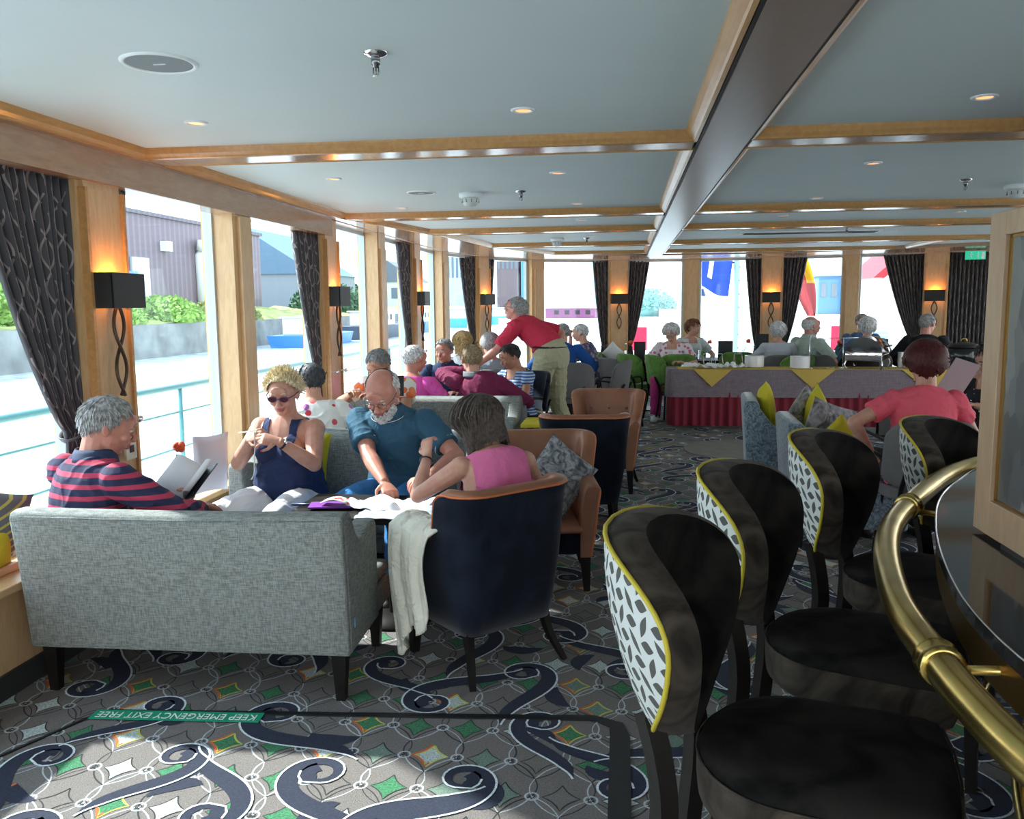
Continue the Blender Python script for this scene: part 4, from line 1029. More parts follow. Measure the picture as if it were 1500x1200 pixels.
def cushion(name, loc, rot, w, h, t, m_, label, cat='cushion', grp=None, pipe=None):
    mb = MB()
    def f(sg):
        def g(u, v):
            a, b = 2*u-1, 2*v-1; k = (max(0, 1-a*a)*max(0, 1-b*b))**.42
            pinch = 1-.07*(1-abs(a)**2)*abs(b)**3; pinch2 = 1-.07*(1-abs(b)**2)*abs(a)**3
            return (a*w/2*pinch2, sg*t/2*k, b*h/2*pinch)
        return g
    mb.grid(f(1), 16, 16); mb.grid(f(-1), 16, 16)
    o = mb.build(name, m_); o.location = loc; o.rotation_euler = rot; tag(o, label, cat, grp)
    return o
cushion('cushion', (-.36, 4.62, .60), (-.40, .70, .15), .33, .36, .12, 'silver_velvet', 'crushed silver velvet pillow standing on one corner in the tan chair')
cushion('cushion', (-2.30, 4.42, .68), (.1, .0, 1.0), .22, .34, .10, mat('pale_lilac_cotton', (.62, .62, .70), .8), 'pale lilac cushion upright by the window left of the knitter')
cushion('cushion', (-1.98, 4.90, .63), (-.12, .1, .0), .40, .34, .12, 'yellow', 'yellow cushion peeping out behind the knitter')
cushion('cushion', (-2.54, 3.06, .68), (.2, .3, 1.3), .26, .28, .12, stripes('yellow_grey_check', (.12, .13, .14), (.45, .42, .10), 26, .3, 2, (0, .7, 0)), 'grey and yellow checked cushion at the left edge by the striped man')
cushion('cushion', (-2.55, 3.0, .57), (.3, -.2, 1.3), .24, .20, .10, 'yellow', 'bright yellow cushion under the checked one at the left edge')

# ------------------------------------------------------------------ low tables
def low_table(loc, w, d, h, top, label, rz=0, name='coffee_table', ped=True):
    e = empty(name, (*loc, 0), rz, label, 'table'); m = MB(); m.box((-w/2, -d/2, h-.03), (w/2, d/2, h)); m.build('tabletop', top, e, bevel=.006)
    m = MB(); m.lathe([(.03, .02), (.03, h-.03)], n=16); m.build('pedestal', 'legs', e); m = MB(); m.lathe([(.2, 0), (.2, .015), (.04, .03)], n=28); m.build('base', 'legs', e); return e
low_table((-1.13, 3.98), .95, .50, .565, 'legs', 'dark coffee table covered with craft papers')
low_table((-1.45, 6.15), .9, .45, .56, 'legs', 'dark coffee table with a white cup, between the grey sofas')
low_table((-.62, 6.80), .38, .42, .61, 'yellow', 'small square table with a bright yellow top', name='side_table')
low_table((-1.55, 8.22), 1.0, .55, .60, 'legs', 'dark table in the middle of the group around the standing man')

def papers(loc, pts, m_, label, name='paper', cat='paper', n=1):
    o = MB(); rnd = random.Random(len(label))
    def g(u, v): return (pts[0]*(u-.5), pts[1]*(v-.5), .006+.010*math.sin(u*5+rnd.random()*.2)*math.sin(v*4)+pts[2]*abs(noise.noise(V((u*4+len(label), v*3.3, 1))))*1.5)
    o.grid(g, 30, 22); ob = o.build(name, m_, solid=.002); ob.location = loc; ob.rotation_euler = (0, 0, rnd.uniform(-.5, .5)); tag(ob, label, cat); return ob
papers((-1.12, 3.94, .570), (.38, .26, .045), 'paper', 'crumpled white craft paper spread on the dark coffee table')
papers((-.86, 3.86, .575), (.34, .34, .02), mat('pale_blue_print', (.50, .62, .80), .8, var=.3, vs=20), 'pale blue printed sheet under the elbow of the woman in pink')
papers((-1.02, 3.77, .572), (.42, .18, .01), mat('pale_grey_cloth', (.45, .50, .60), .8), 'pale grey cloth hanging at the near edge of the coffee table', 'cloth', 'cloth')
m = MB(); m.box((-.12, -.06, 0), (.12, .06, .008)); o = m.build('craft_folder', mat('violet_card', (.22, .04, .36), .6)); o.location = (-1.41, 3.93, .575); o.rotation_euler = (0, 0, .2); tag(o, 'violet card folder on the coffee table before the knitter', 'folder')
m = MB(); m.grid(lambda u, v: (.14*(u-.5), .08*(v-.5), .012+.02*math.sin(PI*u)), 8, 3); o = m.build('pattern_card', spots('red_white_card', (.7, .66, .6), [(.65, .03, .05), (.7, .1, .1)], 30, .4), solid=.002); o.location = (-1.40, 3.92, .583); tag(o, 'red and white pattern card lying on the violet folder', 'card')
m = MB(); m.sweep([(-.10, 0, .01), (.10, .02, .01)], .007, n=8); o = m.build('pen', mat('dark_blue_pen', (.02, .04, .12), .3)); o.location = (-1.53, 3.93, .566); tag(o, 'dark blue pen on the coffee table, left of the violet folder', 'pen')
# cup on saucer
e = empty('coffee_cup', (-1.66, 6.10, .562), 0, 'white cup on a saucer on the middle coffee table', 'cup')
m = MB(); m.lathe([(.02, .008), (.032, .03), (.040, .065), (.036, .065), (.028, .03), (.001, .014)], n=24, cap=False); m.build('cup', 'china', e)
m = MB(); m.sweep([(.038, 0, .055), (.060, 0, .05), (.058, 0, .028), (.033, 0, .025)], .004, n=6); m.build('handle', 'china', e)
m = MB(); m.lathe([(.001, .001), (.03, .002), (.065, .012), (.065, .015), (.03, .007), (.001, .006)], n=28, cap=False); m.build('saucer', 'china', e)

# ------------------------------------------------------------------ bar stools
def shell_back(e, w, h, zb, depth, outer, border, inner, pipe, thick=.085, A=1.12, taper=.40, lean=.13):
    """curved egg-shaped back: local x = across, faces +y; centre line at y = 0"""
    Rr = w/2/math.sin(A)
    def outline(a):    # a: 0..1 round the rim, starting bottom centre going to the right
        t = 2*PI*a; sx, cz = math.sin(t), -math.cos(t)
        ex = math.copysign(abs(sx)**.82, sx); ez = math.copysign(abs(cz)**.85, cz)
        z = .5+.5*ez; x = ex*(1-(1-taper)*(1-z)**1.6*.9)
        return x, z
    def P_(u, v, off):     # u in -1..1 across, v 0..1 up
        a = A*u; r = Rr+off; bulge = .012*math.sin(PI*v)
        return (r*math.sin(a), Rr*.0+(Rr)-r*math.cos(a)-lean*v*.9-bulge+0, zb+h*v)
    K, Q = 56, 9
    def surf(off, dish=0):
        vs = []; uv = []; 
        for q in range(Q+1):
            s_ = q/Q
            for k in range(K):
                x, z = outline(k/K); u = x*s_; v = .5+(z-.5)*s_+(.0)*(1-s_)
                d = dish*(1-s_**3)
                vs.append(P_(u, v, off+d)); uv.append((.5+u*w*.62*1.6, v*h*1.6))
        fs = [(q*K+k, q*K+(k+1) % K, (q+1)*K+(k+1) % K, (q+1)*K+k) for q in range(1, Q) for k in range(K)]+[tuple(K+k for k in reversed(range(K)))]
        return vs, fs, uv
    m = MB(); vs, fs, uv = surf(thick/2, .02); m.add(vs, [tuple(reversed(f)) for f in fs], 0, uv); m.build('outer_back', outer, e)
    m = MB(); vs, fs, uv = surf(-thick/2, .012); m.add(vs, fs, 0, uv); m.build('inner_back', inner, e)
    m = MB(); vs = []; L = 5
    for q in range(L+1):
        s_ = q/L; off = thick/2-thick*s_; g = 1+.035*math.sin(PI*s_)
        for k in range(K):
            x, z = outline(k/K); vs.append(P_(x*g, .5+(z-.5)*g, off))
    fs = [(q*K+k, (q+1)*K+k, (q+1)*K+(k+1) % K, q*K+(k+1) % K) for q in range(L) for k in range(K)]
    m.add(vs, [tuple(reversed(f)) for f in fs]); m.build('border', border, e)
    m = MB(); pts = []
    for k in range(K): x, z = outline(k/K); pts.append(P_(x*1.005, .5+(z-.5)*1.005, thick/2))
    m.sweep(pts, .0052, n=6, closed=True); m.build('piping', pipe, e)
def stool(loc, rz, label):
    e = empty('bar_stool', (*loc, 0), rz, label, 'bar stool', 'velvet bar stools along the brass rail')
    shell_back(e, .60, .44, .64, .2, 'leafprint', 'brown_velvet_lt', 'brown_velvet', 'yellow_pipe')
    # seat: flat at the front, round at the back
    out = []
    for k in range(25): a = PI+PI*k/24; out.append((.235*math.cos(a), .24+.20*math.sin(a)))
    out += [(.238, .40), (.232, .50), (.215, .53), (.12, .545), (0, .55), (-.12, .545), (-.215, .53), (-.232, .50), (-.238, .40)]
    n = len(out); c = (0, .30)
    def rg(k, z): return [(c[0]+(x-c[0])*k, c[1]+(y-c[1])*k, z) for x, y in out]
    m = MB(); rs = [rg(.93, .515), rg(.985, .53), rg(1.0, .57), rg(1.0, .605), rg(.985, .618)]; vs = [q for r in rs for q in r]
    m.add(vs, [(i*n+k, i*n+(k+1) % n, (i+1)*n+(k+1) % n, (i+1)*n+k) for i in range(4) for k in range(n)]+[tuple(reversed(range(n)))]); m.build('seat_side', 'brown_velvet_lt', e)
    m = MB(); rs = [rg(.985, .618), rg(.95, .634), rg(.8, .646), rg(.5, .652), rg(.2, .653)]; vs = [q for r in rs for q in r]
    m.add(vs, [(i*n+k, i*n+(k+1) % n, (i+1)*n+(k+1) % n, (i+1)*n+k) for i in range(4) for k in range(n)]+[tuple(4*n+k for k in range(n))]); m.build('seat_top', 'brown_velvet', e)
    m = MB(); m.sweep([(x, y, .618) for x, y in out], .003, n=5, closed=True); m.build('seam', 'brown_velvet_lt', e)
    for sx in (-1, 1):
        m = MB(); m.sweep(crom([(sx*.155, -.035, .72), (sx*.160, -.005, .60), (sx*.165, .0, .45), (sx*.18, -.045, 0)], 3), [(.026, .030)]*10, right=(1, 0, 0), n=4); m.build('leg', 'legs', e)
        m = MB(); m.frustum((sx*.19, .50, 0), (.016, .016), (sx*.185, .475, .525), (.022, .022)); m.build('leg', 'legs', e)
    m = MB(); m.sweep([(-.185, .49, .24), (.185, .49, .24)], .012, n=8); m.build('footrest', 'brass', e)
    m = MB()
    for sx in (-1, 1): m.sweep([(sx*.155, -.015, .24), (sx*.187, .49, .24)], .010, n=6)
    m.build('stretcher', 'legs', e)
    return e
stool((.13, 1.80), -1.85, 'dark velvet bar stool nearest the camera, its leaf-print back fully shown')
stool((.38, 2.44), -1.95, 'dark velvet bar stool second from the camera')
stool((.76, 3.10), -2.08, 'dark velvet bar stool third from the camera, in front of the coral top')
stool((1.27, 3.50), -2.25, 'dark velvet bar stool furthest along the brass rail, by the partition')

# ------------------------------------------------------------------ bar
CE = [(2.6, 3.60), (1.75, 3.40), (1.287, 3.12), (1.049, 2.80), (.895, 2.51), (.761, 2.135), (.672, 1.787), (.636, 1.54), (.640, 1.30), (.70, 1.0), (.85, .6), (1.1, .2), (1.4, -.2)]
ce_ = crom(CE, 5)
cen = V((2.4, 1.6))
def inset(pts, k): return [(x+(cen.x-x)/max(.01, math.hypot(cen.x-x, cen.y-y))*k, y+(cen.y-y)/max(.01, math.hypot(cen.x-x, cen.y-y))*k) for x, y in pts]
e = empty('bar_counter', (0, 0, 0), 0, 'curved bar counter with dark mirror-polished top at the right', 'bar counter')
poly = [tuple(p) for p in ce_]+[(3.2, -.2), (3.2, 3.6)]
m = MB(); m.prism(poly, .953, .98); m.build('countertop', 'counter', e)
m = MB(); m.sweep([(x, y, .9815) for x, y in ce_], .0022, n=6); m.build('edge_strip', 'chrome', e)
p2_ = inset(poly[:len(ce_)], .004)+[(3.18, -.18), (3.18, 3.58)]
m = MB(); m.prism(p2_, .885, .952); m.build('counter_underside', 'brass_dk', e)
p3_ = inset(poly[:len(ce_)], .38)+[(3.1, -.1), (3.1, 3.4)]
m = MB(); m.prism(p3_, .0, .884); m.build('bar_front', mat('dark_bar_front', (.014, .016, .026), .4), e)
for k in (20, 28, 33, 38, 43, 48):
    x, y = inset([ce_[k]], .30)[0]
    m = MB(); m.box((x-.016, y-.016, 0), (x+.016, y+.016, .884)); m.build('brass_post', 'brass_dk', e)
m = MB(); m.sweep([(x, y, .22) for x, y in inset(ce_[8:], .24)], .018, n=8); m.build('foot_rail', 'brass', e)
m = MB(); m.sweep([(x, y, .80) for x, y in inset(ce_[8:], .30)], (.016, .012), n=4); m.build('upper_rail', 'brass_dk', e)
RL = [(2.3, 3.85), (1.562, 3.519), (1.195, 3.205), (.852, 2.634), (.677, 2.235), (.564, 1.779), (.538, 1.466), (.534, 1.289), (.548, 1.12), (.60, .88), (.74, .5), (1.0, .1)]
rl = crom(RL, 6)
e = empty('brass_rail', (0, 0, 0), 0, 'thick curved brass arm rail around the bar', 'rail')
m = MB(); m.sweep([(x, y, .935) for x, y in rl], .031, n=24); m.build('rail_tube', 'brass', e)
def near_i(px, py): return min(range(1, len(rl)-1), key=lambda i: (rl[i][0]-px)**2+(rl[i][1]-py)**2)
for (px, py) in ((1.50, 3.47), (.86, 2.66), (.546, 1.47), (.60, .88)):
    i = near_i(px, py); a, b = V(rl[i-1]), V(rl[i+1]); t = (b-a).normalized(); c = V((rl[i][0], rl[i][1], .935)); t3 = V((t.x, t.y, 0))
    m = MB(); m.sweep([c-t3*.024, c-t3*.020, c-t3*.016, c+t3*.016, c+t3*.020, c+t3*.024], [.033, .0385, .035, .035, .0385, .033], n=24)
    m.build('collar', 'brass', e)
    nin = (cen-V(rl[i])).normalized(); m = MB(); m.sweep([c+V((nin.x*.02, nin.y*.02, -.012)), c+V((nin.x*.26, nin.y*.26, -.012))], .009, n=10); m.build('bracket', 'brass', e)

# partition standing on the counter
def stone_panel():
    m_, t, b = nt('angular_grey_wallpaper')
    v = N(t, 'ShaderNodeTexVoronoi', i_Scale=1.0, distance='MANHATTAN'); t.links.new(coords(t, 'Object', (8, 16, 7), (.3, 0, 0)), v.inputs['Vector'])
    sp = N(t, 'ShaderNodeSeparateXYZ'); t.links.new(v.outputs['Color'], sp.inputs[0])
    t.links.new(ramp(t, sp.outputs[0], [(0, (.075, .08, .085)), (.35, (.10, .105, .11)), (.6, (.14, .148, .152)), (.85, (.19, .2, .2))], 'CONSTANT'), b.inputs['Base Color'])
    b.inputs['Roughness'].default_value = .45; return m_
e = empty('partition', (.868, 2.20, .98), 0, 'wood-framed partition with angular grey panel, standing on the bar counter', 'partition')
m = MB(); y0, y1, z0, z1, t = -1.3, 0, .01, .775, .045
m.box((0, y1-.085, z0), (t, y1, z1)); m.box((0, y0, z0), (t, y1-.085, z0+.085)); m.box((0, y0, z1-.055), (t, y1-.085, z1)); m.box((0, y0, z0+.085), (t, y0+.08, z1-.055))
m.build('frame', wood('frame_maple', (.42, .28, .17), (.48, .33, .21), .4), e, bevel=.002)
m = MB(); m.box((.010, y1-.095, z0+.08), (.014, y1-.083, z1-.05)); m.box((.010, y0+.08, z0+.08), (.014, y1-.09, z0+.09)); m.box((.010, y0+.08, z1-.062), (.014, y1-.09, z1-.052)); m.build('inner_bead', 'brass_dk', e)
m = MB(); m.box((.014, y0+.06, z0+.07), (.034, y1-.07, z1-.04)); m.build('panel', stone_panel(), e)
m = MB(); m.box((.0, -.40, 0), (.04, -.16, .012)); m.build('foot', 'black', e)

# ------------------------------------------------------------------ blue velvet armchairs
def blue_chair(loc, rz, h, label, w=.66):
    e = empty('velvet_armchair', (*loc, 0), rz, label, 'armchair', 'crushed blue velvet armchairs'); hw = w/2
    m = MB(); prof = [(0, .14), (-.05, h-.02), (-.03, h), (.03, h), (.06, h-.02), (.10, .40), (.10, .14)]
    vs = [(-hw, y, z) for y, z in prof]+[(hw, y, z) for y, z in prof]; k = len(prof)
    m.add(vs, [tuple(range(k)), tuple(reversed(range(k, 2*k)))]+[(i, k+i, k+(i+1) % k, (i+1) % k) for i in range(k)], smooth=False); m.build('backrest', 'blue_velvet', e, bevel=.02, seg=3, soft=True)
    for q in (-1, 1):
        xa, xb = sorted((q*(hw-.10), q*(hw+.004))); m = MB(); prof = [(.0, .14), (-.03, h-.06), (.06, h-.05), (.16, h-.18), (.50, h-.25), (.66, h-.27), (.68, h-.32), (.68, .14)]
        k = len(prof); vs = [(xa, y, z) for y, z in prof]+[(xb, y, z) for y, z in prof]
        m.add(vs, [tuple(range(k)), tuple(reversed(range(k, 2*k)))]+[(i, k+i, k+(i+1) % k, (i+1) % k) for i in range(k)], smooth=False); m.build('armrest', 'blue_velvet', e, bevel=.02, seg=3, soft=True)
    m = MB(); m.box((-hw+.08, .08, .16), (hw-.08, .70, .44)); m.build('seat_cushion', 'blue_velvet', e, bevel=.03, seg=3, soft=True)
    for x in (-hw+.06, hw-.06):
        for y in (.05, .62): m = MB(); m.frustum((x, y, 0), (.015, .015), (x, y, .15), (.022, .022)); m.build('leg', 'legs', e)
    return e
blue_chair((.92, 6.42), -PI/2-.10, .86, 'high blue crushed velvet armchair with three cushions, before the buffet')
blue_chair((1.08, 5.72), -PI/2-.05, .80, 'low blue velvet armchair left of the woman in coral')
cushion('cushion', (1.06, 6.50, .74), (-.1, .2, 1.5), .42, .42, .13, 'yellow', 'yellow cushion at the back of the high blue armchair')
cushion('cushion', (1.30, 6.40, .70), (.2, .75, 1.0), .38, .38, .12, velvet('leaf_dark_print', (.03, .03, .035), (.38, .37, .38), 16), 'dark leaf-pattern cushion in the high blue armchair', grp=None)
cushion('cushion', (1.36, 6.22, .72), (.1, .9, 1.9), .38, .38, .10, 'yellow', 'yellow cushion on its corner in front of the dark leaf-pattern one')
cushion('cushion', (1.34, 5.78, .70), (.1, .3, .6), .42, .38, .13, velvet('brown_leaf_print', (.035, .03, .035), (.34, .33, .36), 14), 'brown and grey leaf cushion beside the woman in coral')
cushion('cushion', (1.36, 5.55, .68), (.1, .8, .3), .24, .24, .10, 'yellow', 'small yellow cushion on its corner beside the woman in coral')

# ------------------------------------------------------------------ dining chairs and tables at the stern
def dining_chair(loc, rz, fab, label, grp, w=.46):
    e = empty('dining_chair', (*loc, 0), rz, label, 'chair', grp)
    A = .95; Rr = w/2/math.sin(A)
    m = MB()
    def f(sg):
        def g(u, v):
            a = (2*u-1)*A; z = .5+.36*v; k = (1-abs(2*u-1)**5); zz = .68+(z-.68)*(.55+.45*k if v > .5 else .75+.25*k)
            r = Rr+sg*.022; return (r*math.sin(a), Rr-r*math.cos(a)-.05*v, zz)
        return g
    m.grid(f(1), 14, 8); m.grid(f(-1), 14, 8)
    m.sweep([f(0)(i/14, 1) for i in range(15)], .0225, n=8); m.sweep([f(0)(i/14, 0) for i in range(15)], .0225, n=8)
    for q in (0, 1): m.sweep([f(0)(q, i/8) for i in range(9)], .0225, n=8)
    m.build('backrest', fab, e)
    m = MB(); m.prism([(.22*math.cos(t), .24+.22*math.sin(t)) for t in [2*PI*i/24 for i in range(24)]], .40, .47); m.build('seat', fab, e, bevel=.015, seg=3)
    for sx in (-1, 1):
        m = MB(); m.sweep(crom([(sx*.15, -.03, .60), (sx*.165, .04, .40), (sx*.19, -.03, 0)], 3), .014, n=6); m.build('leg', 'legs', e)
        m = MB(); m.sweep([(sx*.19, .42, 0), (sx*.16, .38, .42)], .014, n=6); m.build('leg', 'legs', e)
        m = MB(); m.sweep(crom([(sx*.20, .10, .62), (sx*.235, .26, .64), (sx*.22, .38, .62), (sx*.19, .40, .42)], 3), .012, n=6); m.build('armrest', 'legs', e)
    return e
G1, G2 = 'green velvet dining chairs at the stern', 'grey dining chairs at the stern'
dining_chair((-.60, 9.75), -.1, 'grey_felt', 'grey dining chair behind the standing man, right of his legs', G2)
dining_chair((-.22, 10.7), -1.0, 'grey_felt', 'grey dining chair seen from the side, further of the adjacent pair', G2)
dining_chair((.02, 10.25), 1.3, 'grey_felt', 'pale grey dining chair turned left, nearer of the adjacent pair', G2)
dining_chair((.02, 11.55), -.9, 'green_velvet', 'green velvet chair between the grey chairs and the rose table', G1)
dining_chair((.36, 11.35), -1.15, 'green_velvet', 'green velvet chair with back in profile at the end of the buffet', G1)
dining_chair((.72, 11.42), .1, 'green_velvet', 'green velvet chair partly hidden by the left corner of the buffet', G1)
dining_chair((2.02, 11.25), .1, 'grey_felt', 'grey dining chair under the white-haired guest behind the buffet', G2)
dining_chair((2.42, 11.28), -.3, 'grey_felt', 'grey dining chair under the bald guest in the pale shirt', G2)
dining_chair((2.22, 11.1), .4, 'green_velvet', 'green chair back just above the buffet between the plate stacks', G1)
dining_chair((1.55, 11.9), .0, 'green_velvet', 'dark green chair behind the left plate stack', G1)
dining_chair((2.95, 11.15), 0, 'legs', 'black chair back left of the chafing dish', None)
def dtable(loc, w, d, label, top='legs', h=.745):
    e = empty('dining_table', (*loc, 0), 0, label, 'table', None); m = MB(); m.box((-w/2, -d/2, h-.03), (w/2, d/2, h)); m.build('tabletop', top, e, bevel=.006)
    m = MB(); m.box((-.05, -.05, .02), (.05, .05, h-.03)); m.build('pedestal', 'legs', e); m = MB(); m.box((-.25, -.25, 0), (.25, .25, .02)); m.build('base', 'legs', e)
dtable((.28, 12.55), 1.0, .8, 'dark dining table with a rose, left of the floral-blouse guest')
dtable((1.35, 12.55), 1.15, .8, 'dark dining table behind the left end of the buffet, laid in white')
dtable((3.1, 12.3), 1.2, .8, 'dark dining table behind the chafing dish')
dtable((-.75, 11.55), .8, .7, 'dark dining table before the guest in plaid')
dtable((2.12, 6.25), .7, .6, 'dark table before the woman in coral, with black menu holder', h=.62)
def rose(loc, label, lean=.1, k=1.):
    e = empty('rose_vase', loc, 0, label, 'flower', 'single orange roses in glass vases')
    m = MB(); m.lathe([(.022, 0), (.028, .03), (.016, .10), (.02, .13)], n=16, cap=False); m.build('vase', 'glassware', e)
    m = MB(); m.sweep([(0, 0, .02), (lean*.2, 0, .12), (lean*.6, 0, .22*k)], .003, n=6); 
    for q in (-1, 1): m.grid(lambda u, v: (lean*.4+q*u*.06, (v-.5)*.03*math.sin(PI*u), .15+.03*u), 4, 2)
    m.build('stem', 'leaf', e)
    m = MB(); c = (lean*.7, 0, .245*k)
    for q in range(9): a = q*2.4; m.ell((c[0]+.013*math.cos(a), .013*math.sin(a), c[2]-.004+.002*q), (.020, .020, .022), nu=8, nv=6)
    m.build('rose', 'rose', e)
rose((-2.42, 4.12, .465), 'small red and orange bloom on the sill right of the nearest sconce', .15, 1.45); rose((.02, 12.4, .745), 'orange rose in a glass vase by the left curtain'); rose((1.08, 12.5, .745), 'orange rose behind the guest in the floral blouse', .2)
rose((1.72, 12.7, .745), 'orange rose left of the white-haired guest'); rose((2.92, 12.4, .745), 'orange rose above the chafing dish'); rose((3.62, 12.3, .745), 'orange rose bending right, beside the chafing dish', .5); rose((1.94, 6.1, .62), 'red-orange rose behind the shoulder of the woman in coral', -.2)
def menu(loc, label, w=.16, h=.26, rz=0.):
    m = MB(); m.box((-w/2, -.018, 0), (w/2, -.012, h)); m.box((-w/2, .012, 0), (w/2, .018, h)); m.box((-w/2, -.012, 0), (w/2, .012, .012)); o = m.build('menu_holder', mat('menu_black', (.016, .02, .024), .5) if 'menu_black' not in M else M['menu_black'])
    o.location = loc; o.rotation_euler = (0, 0, rz); tag(o, label, 'menu holder', 'black menu holders')
menu((.22, 12.35, .745), 'black menu holder beside the rose by the left curtain'); menu((1.42, 12.3, .745), 'black menu holder right of the floral-blouse guest', .2, .27); menu((1.95, 12.5, .745), 'tall black menu holder left of the white-haired guest', .18, .36)
menu((3.1, 12.5, .745), 'black menu holder behind the chafing dish', .2, .22); menu((3.45, 12.1, .745), 'grey-black menu holder right of the chafing dish', .2, .3); menu((1.88, 6.2, .62), 'black menu holder left of the woman in coral', .24, .24, .3)
cushion('cushion', (-.16, 12.0, .87), (0, .75, .2), .23, .23, .12, 'white', 'white cushion on the far green chair by the left curtain')
m = MB(); m.box((-.12, -.10, 0), (.12, .10, .07)); o = m.build('napkin_stack', 'white', bevel=.01); o.location = (1.75, 12.2, .747); tag(o, 'stack of white napkins behind the buffet', 'napkins')

# ------------------------------------------------------------------ buffet
bx0, bx1, by0, by1, bh = .56, 5.0, 10.55, 11.0, .745
e = empty('buffet_table', (0, 0, 0), 0, 'long buffet table with burgundy skirt and lilac-grey overlay', 'buffet table')
m = MB(); m.box((bx0+.03, by0+.03, .70), (bx1, by1, bh-.004)); m.build('tabletop', 'legs', e)
m = MB()
def skirt(u, v):
    L1 = .45; L = L1+(bx1-bx0); s_ = u*L; 
    am = .014*math.sin(s_*58)*(1.3-v)+.008*math.sin(s_*29+1)*(1-v)
    if s_ < L1: return (bx0+am*.8-.01, by1-(s_/L1)*(by1-by0), .05+.69*v)
    return (bx0+s_-L1, by0+am-.01, .05+.69*v)
m.grid(skirt, 560, 5); m.build('skirt', 'skirt', e)
m = MB()
def over(u, v):
    L1 = .45; L = L1+(bx1-bx0); s_ = u*L; zz = bh-.34*(1-v)+(.0 if s_ > L1 else 0); o_ = -.030-.012*math.sin(s_*4)*(1-v)
    if s_ < L1-.04: return (bx0+o_-.01*(1-v), by1-(s_/L1)*(by1-by0), zz)
    if s_ < L1+.04: t = (s_-L1+.04)/.08; return (bx0+o_+(.04+.0)*t*1.0, by0+o_*t+.04*(1-t)*1.0, zz)
    return (bx0+s_-L1, by0+o_, zz)
m.grid(over, 120, 5); m.box((bx0-.03, by0-.03, bh-.003), (bx1, by1, bh+.002)); m.build('overlay_cloth', 'lilac', e)
m = MB()
for cx, w, dp in ((1.08, .24, .21), (2.26, .27, .22), (3.60, .34, .26)):
    m.add([(cx-w, by0-.046, bh+.001), (cx+w*.9, by0-.046, bh+.001), (cx-.02, by0-.060, bh-dp), (cx-w, by0-.036, bh-.001), (cx+w*.9, by0-.036, bh-.001), (cx-.02, by0-.050, bh-dp)], [(0, 2, 1), (3, 4, 5), (0, 1, 4, 3), (1, 2, 5, 4), (2, 0, 3, 5)], smooth=False)
m.box((bx0+.1, by0-.04, bh+.002), (bx1, by1-.05, bh+.006)); m.build('runner_cloth', 'mustard', e)
TZ = bh+.006
def plates(x, y, n, r, label):
    e = empty('plate_stack', (x, y, TZ), 0, label, 'plates')
    m = MB(); prof = [(.001, 0), (r*.6, 0)]
    for k in range(n): prof += [(r, .006+.0085*k+.004), (r*.985, .006+.0085*k+.008)]
    prof += [(r*.65, .0085*n), (.001, .0085*n-.002)]
    m.lathe(prof, n=32, cap=False); m.build('plates', 'china', e)
plates(1.60, 10.80, 17, .118, 'left tall stack of white plates on the buffet'); plates(2.12, 10.66, 17, .118, 'right tall stack of white plates on the buffet')
e = empty('chafing_dish', (2.93, 10.76, TZ), 1.15, 'roll-top chrome chafing dish on the buffet', 'chafing dish')
m = MB(); n = 20
prof = [(-.20*math.cos(PI*i/n), .20*math.sin(PI*i/n)+.17) for i in range(n+1)]
vs = [(x_, y, z) for x_ in (-.30, .30) for y, z in prof]; k = n+1
m.add(vs, [(i, k+i, k+i+1, i+1) for i in range(n)]+[tuple(reversed(range(k)))]+[tuple(k+i for i in range(k))]); m.build('roll_lid', 'chrome', e, bevel=.01)
m = MB(); m.box((-.31, -.21, .10), (.31, .21, .17)); m.build('water_pan', 'chrome', e, bevel=.012)
m = MB(); m.sweep([(-.12, -.21, .27), (-.12, -.25, .27), (.12, -.25, .27), (.12, -.21, .27)], .009, n=8); m.build('handle', 'black', e)
for sx in (-1, 1):
    for sy in (-1, 1): m = MB(); m.sweep(crom([(sx*.27, sy*.19, .12), (sx*.30, sy*.21, .05), (sx*.27, sy*.19, .0)], 3), .010, n=8); m.build('leg', 'chrome', e)
e = empty('soup_kettle', (4.02, 10.74, TZ), 0, 'round black soup kettle on the buffet, at the right', 'soup kettle')
m = MB(); m.lathe([(.10, 0), (.17, .03), (.20, .10), (.195, .20), (.175, .25)], n=32); m.build('kettle', mat('gloss_black', (.008, .012, .014), .15), e)
m = MB(); m.lathe([(.185, .25), (.185, .26), (.15, .285), (.05, .31), (.001, .315)], n=32); m.build('lid', M['black'], e); m = MB(); m.sweep([(-.03, 0, .31), (-.02, 0, .35), (.02, 0, .35), (.03, 0, .31)], .008, n=8); m.build('lid_handle', 'brass', e)
for sx in (-1, 1): m = MB(); m.sweep([(sx*.19, 0, .2), (sx*.225, 0, .22), (sx*.225, 0, .14), (sx*.195, 0, .12)], .008, n=8); m.build('handle', 'black', e)
def stand(x, y, h, w, label):
    e = empty('display_stand', (x, y, TZ), 0, label, 'stand', 'thin chrome display stands'); m = MB(); m.lathe([(.05, 0), (.05, .006), (.008, .012)], n=16); m.build('base', 'chrome', e)
    m = MB(); m.sweep([(0, 0, 0), (0, 0, h)], .006, n=8); m.sweep([(-w, 0, h-.01), (w, 0, h)], .005, n=6); m.build('pole', 'chrome', e)
stand(2.22, 10.62, .40, .02, 'chrome stand right of the right plate stack'); stand(2.62, 10.66, .37, .17, 'chrome stand left of the chafing dish')
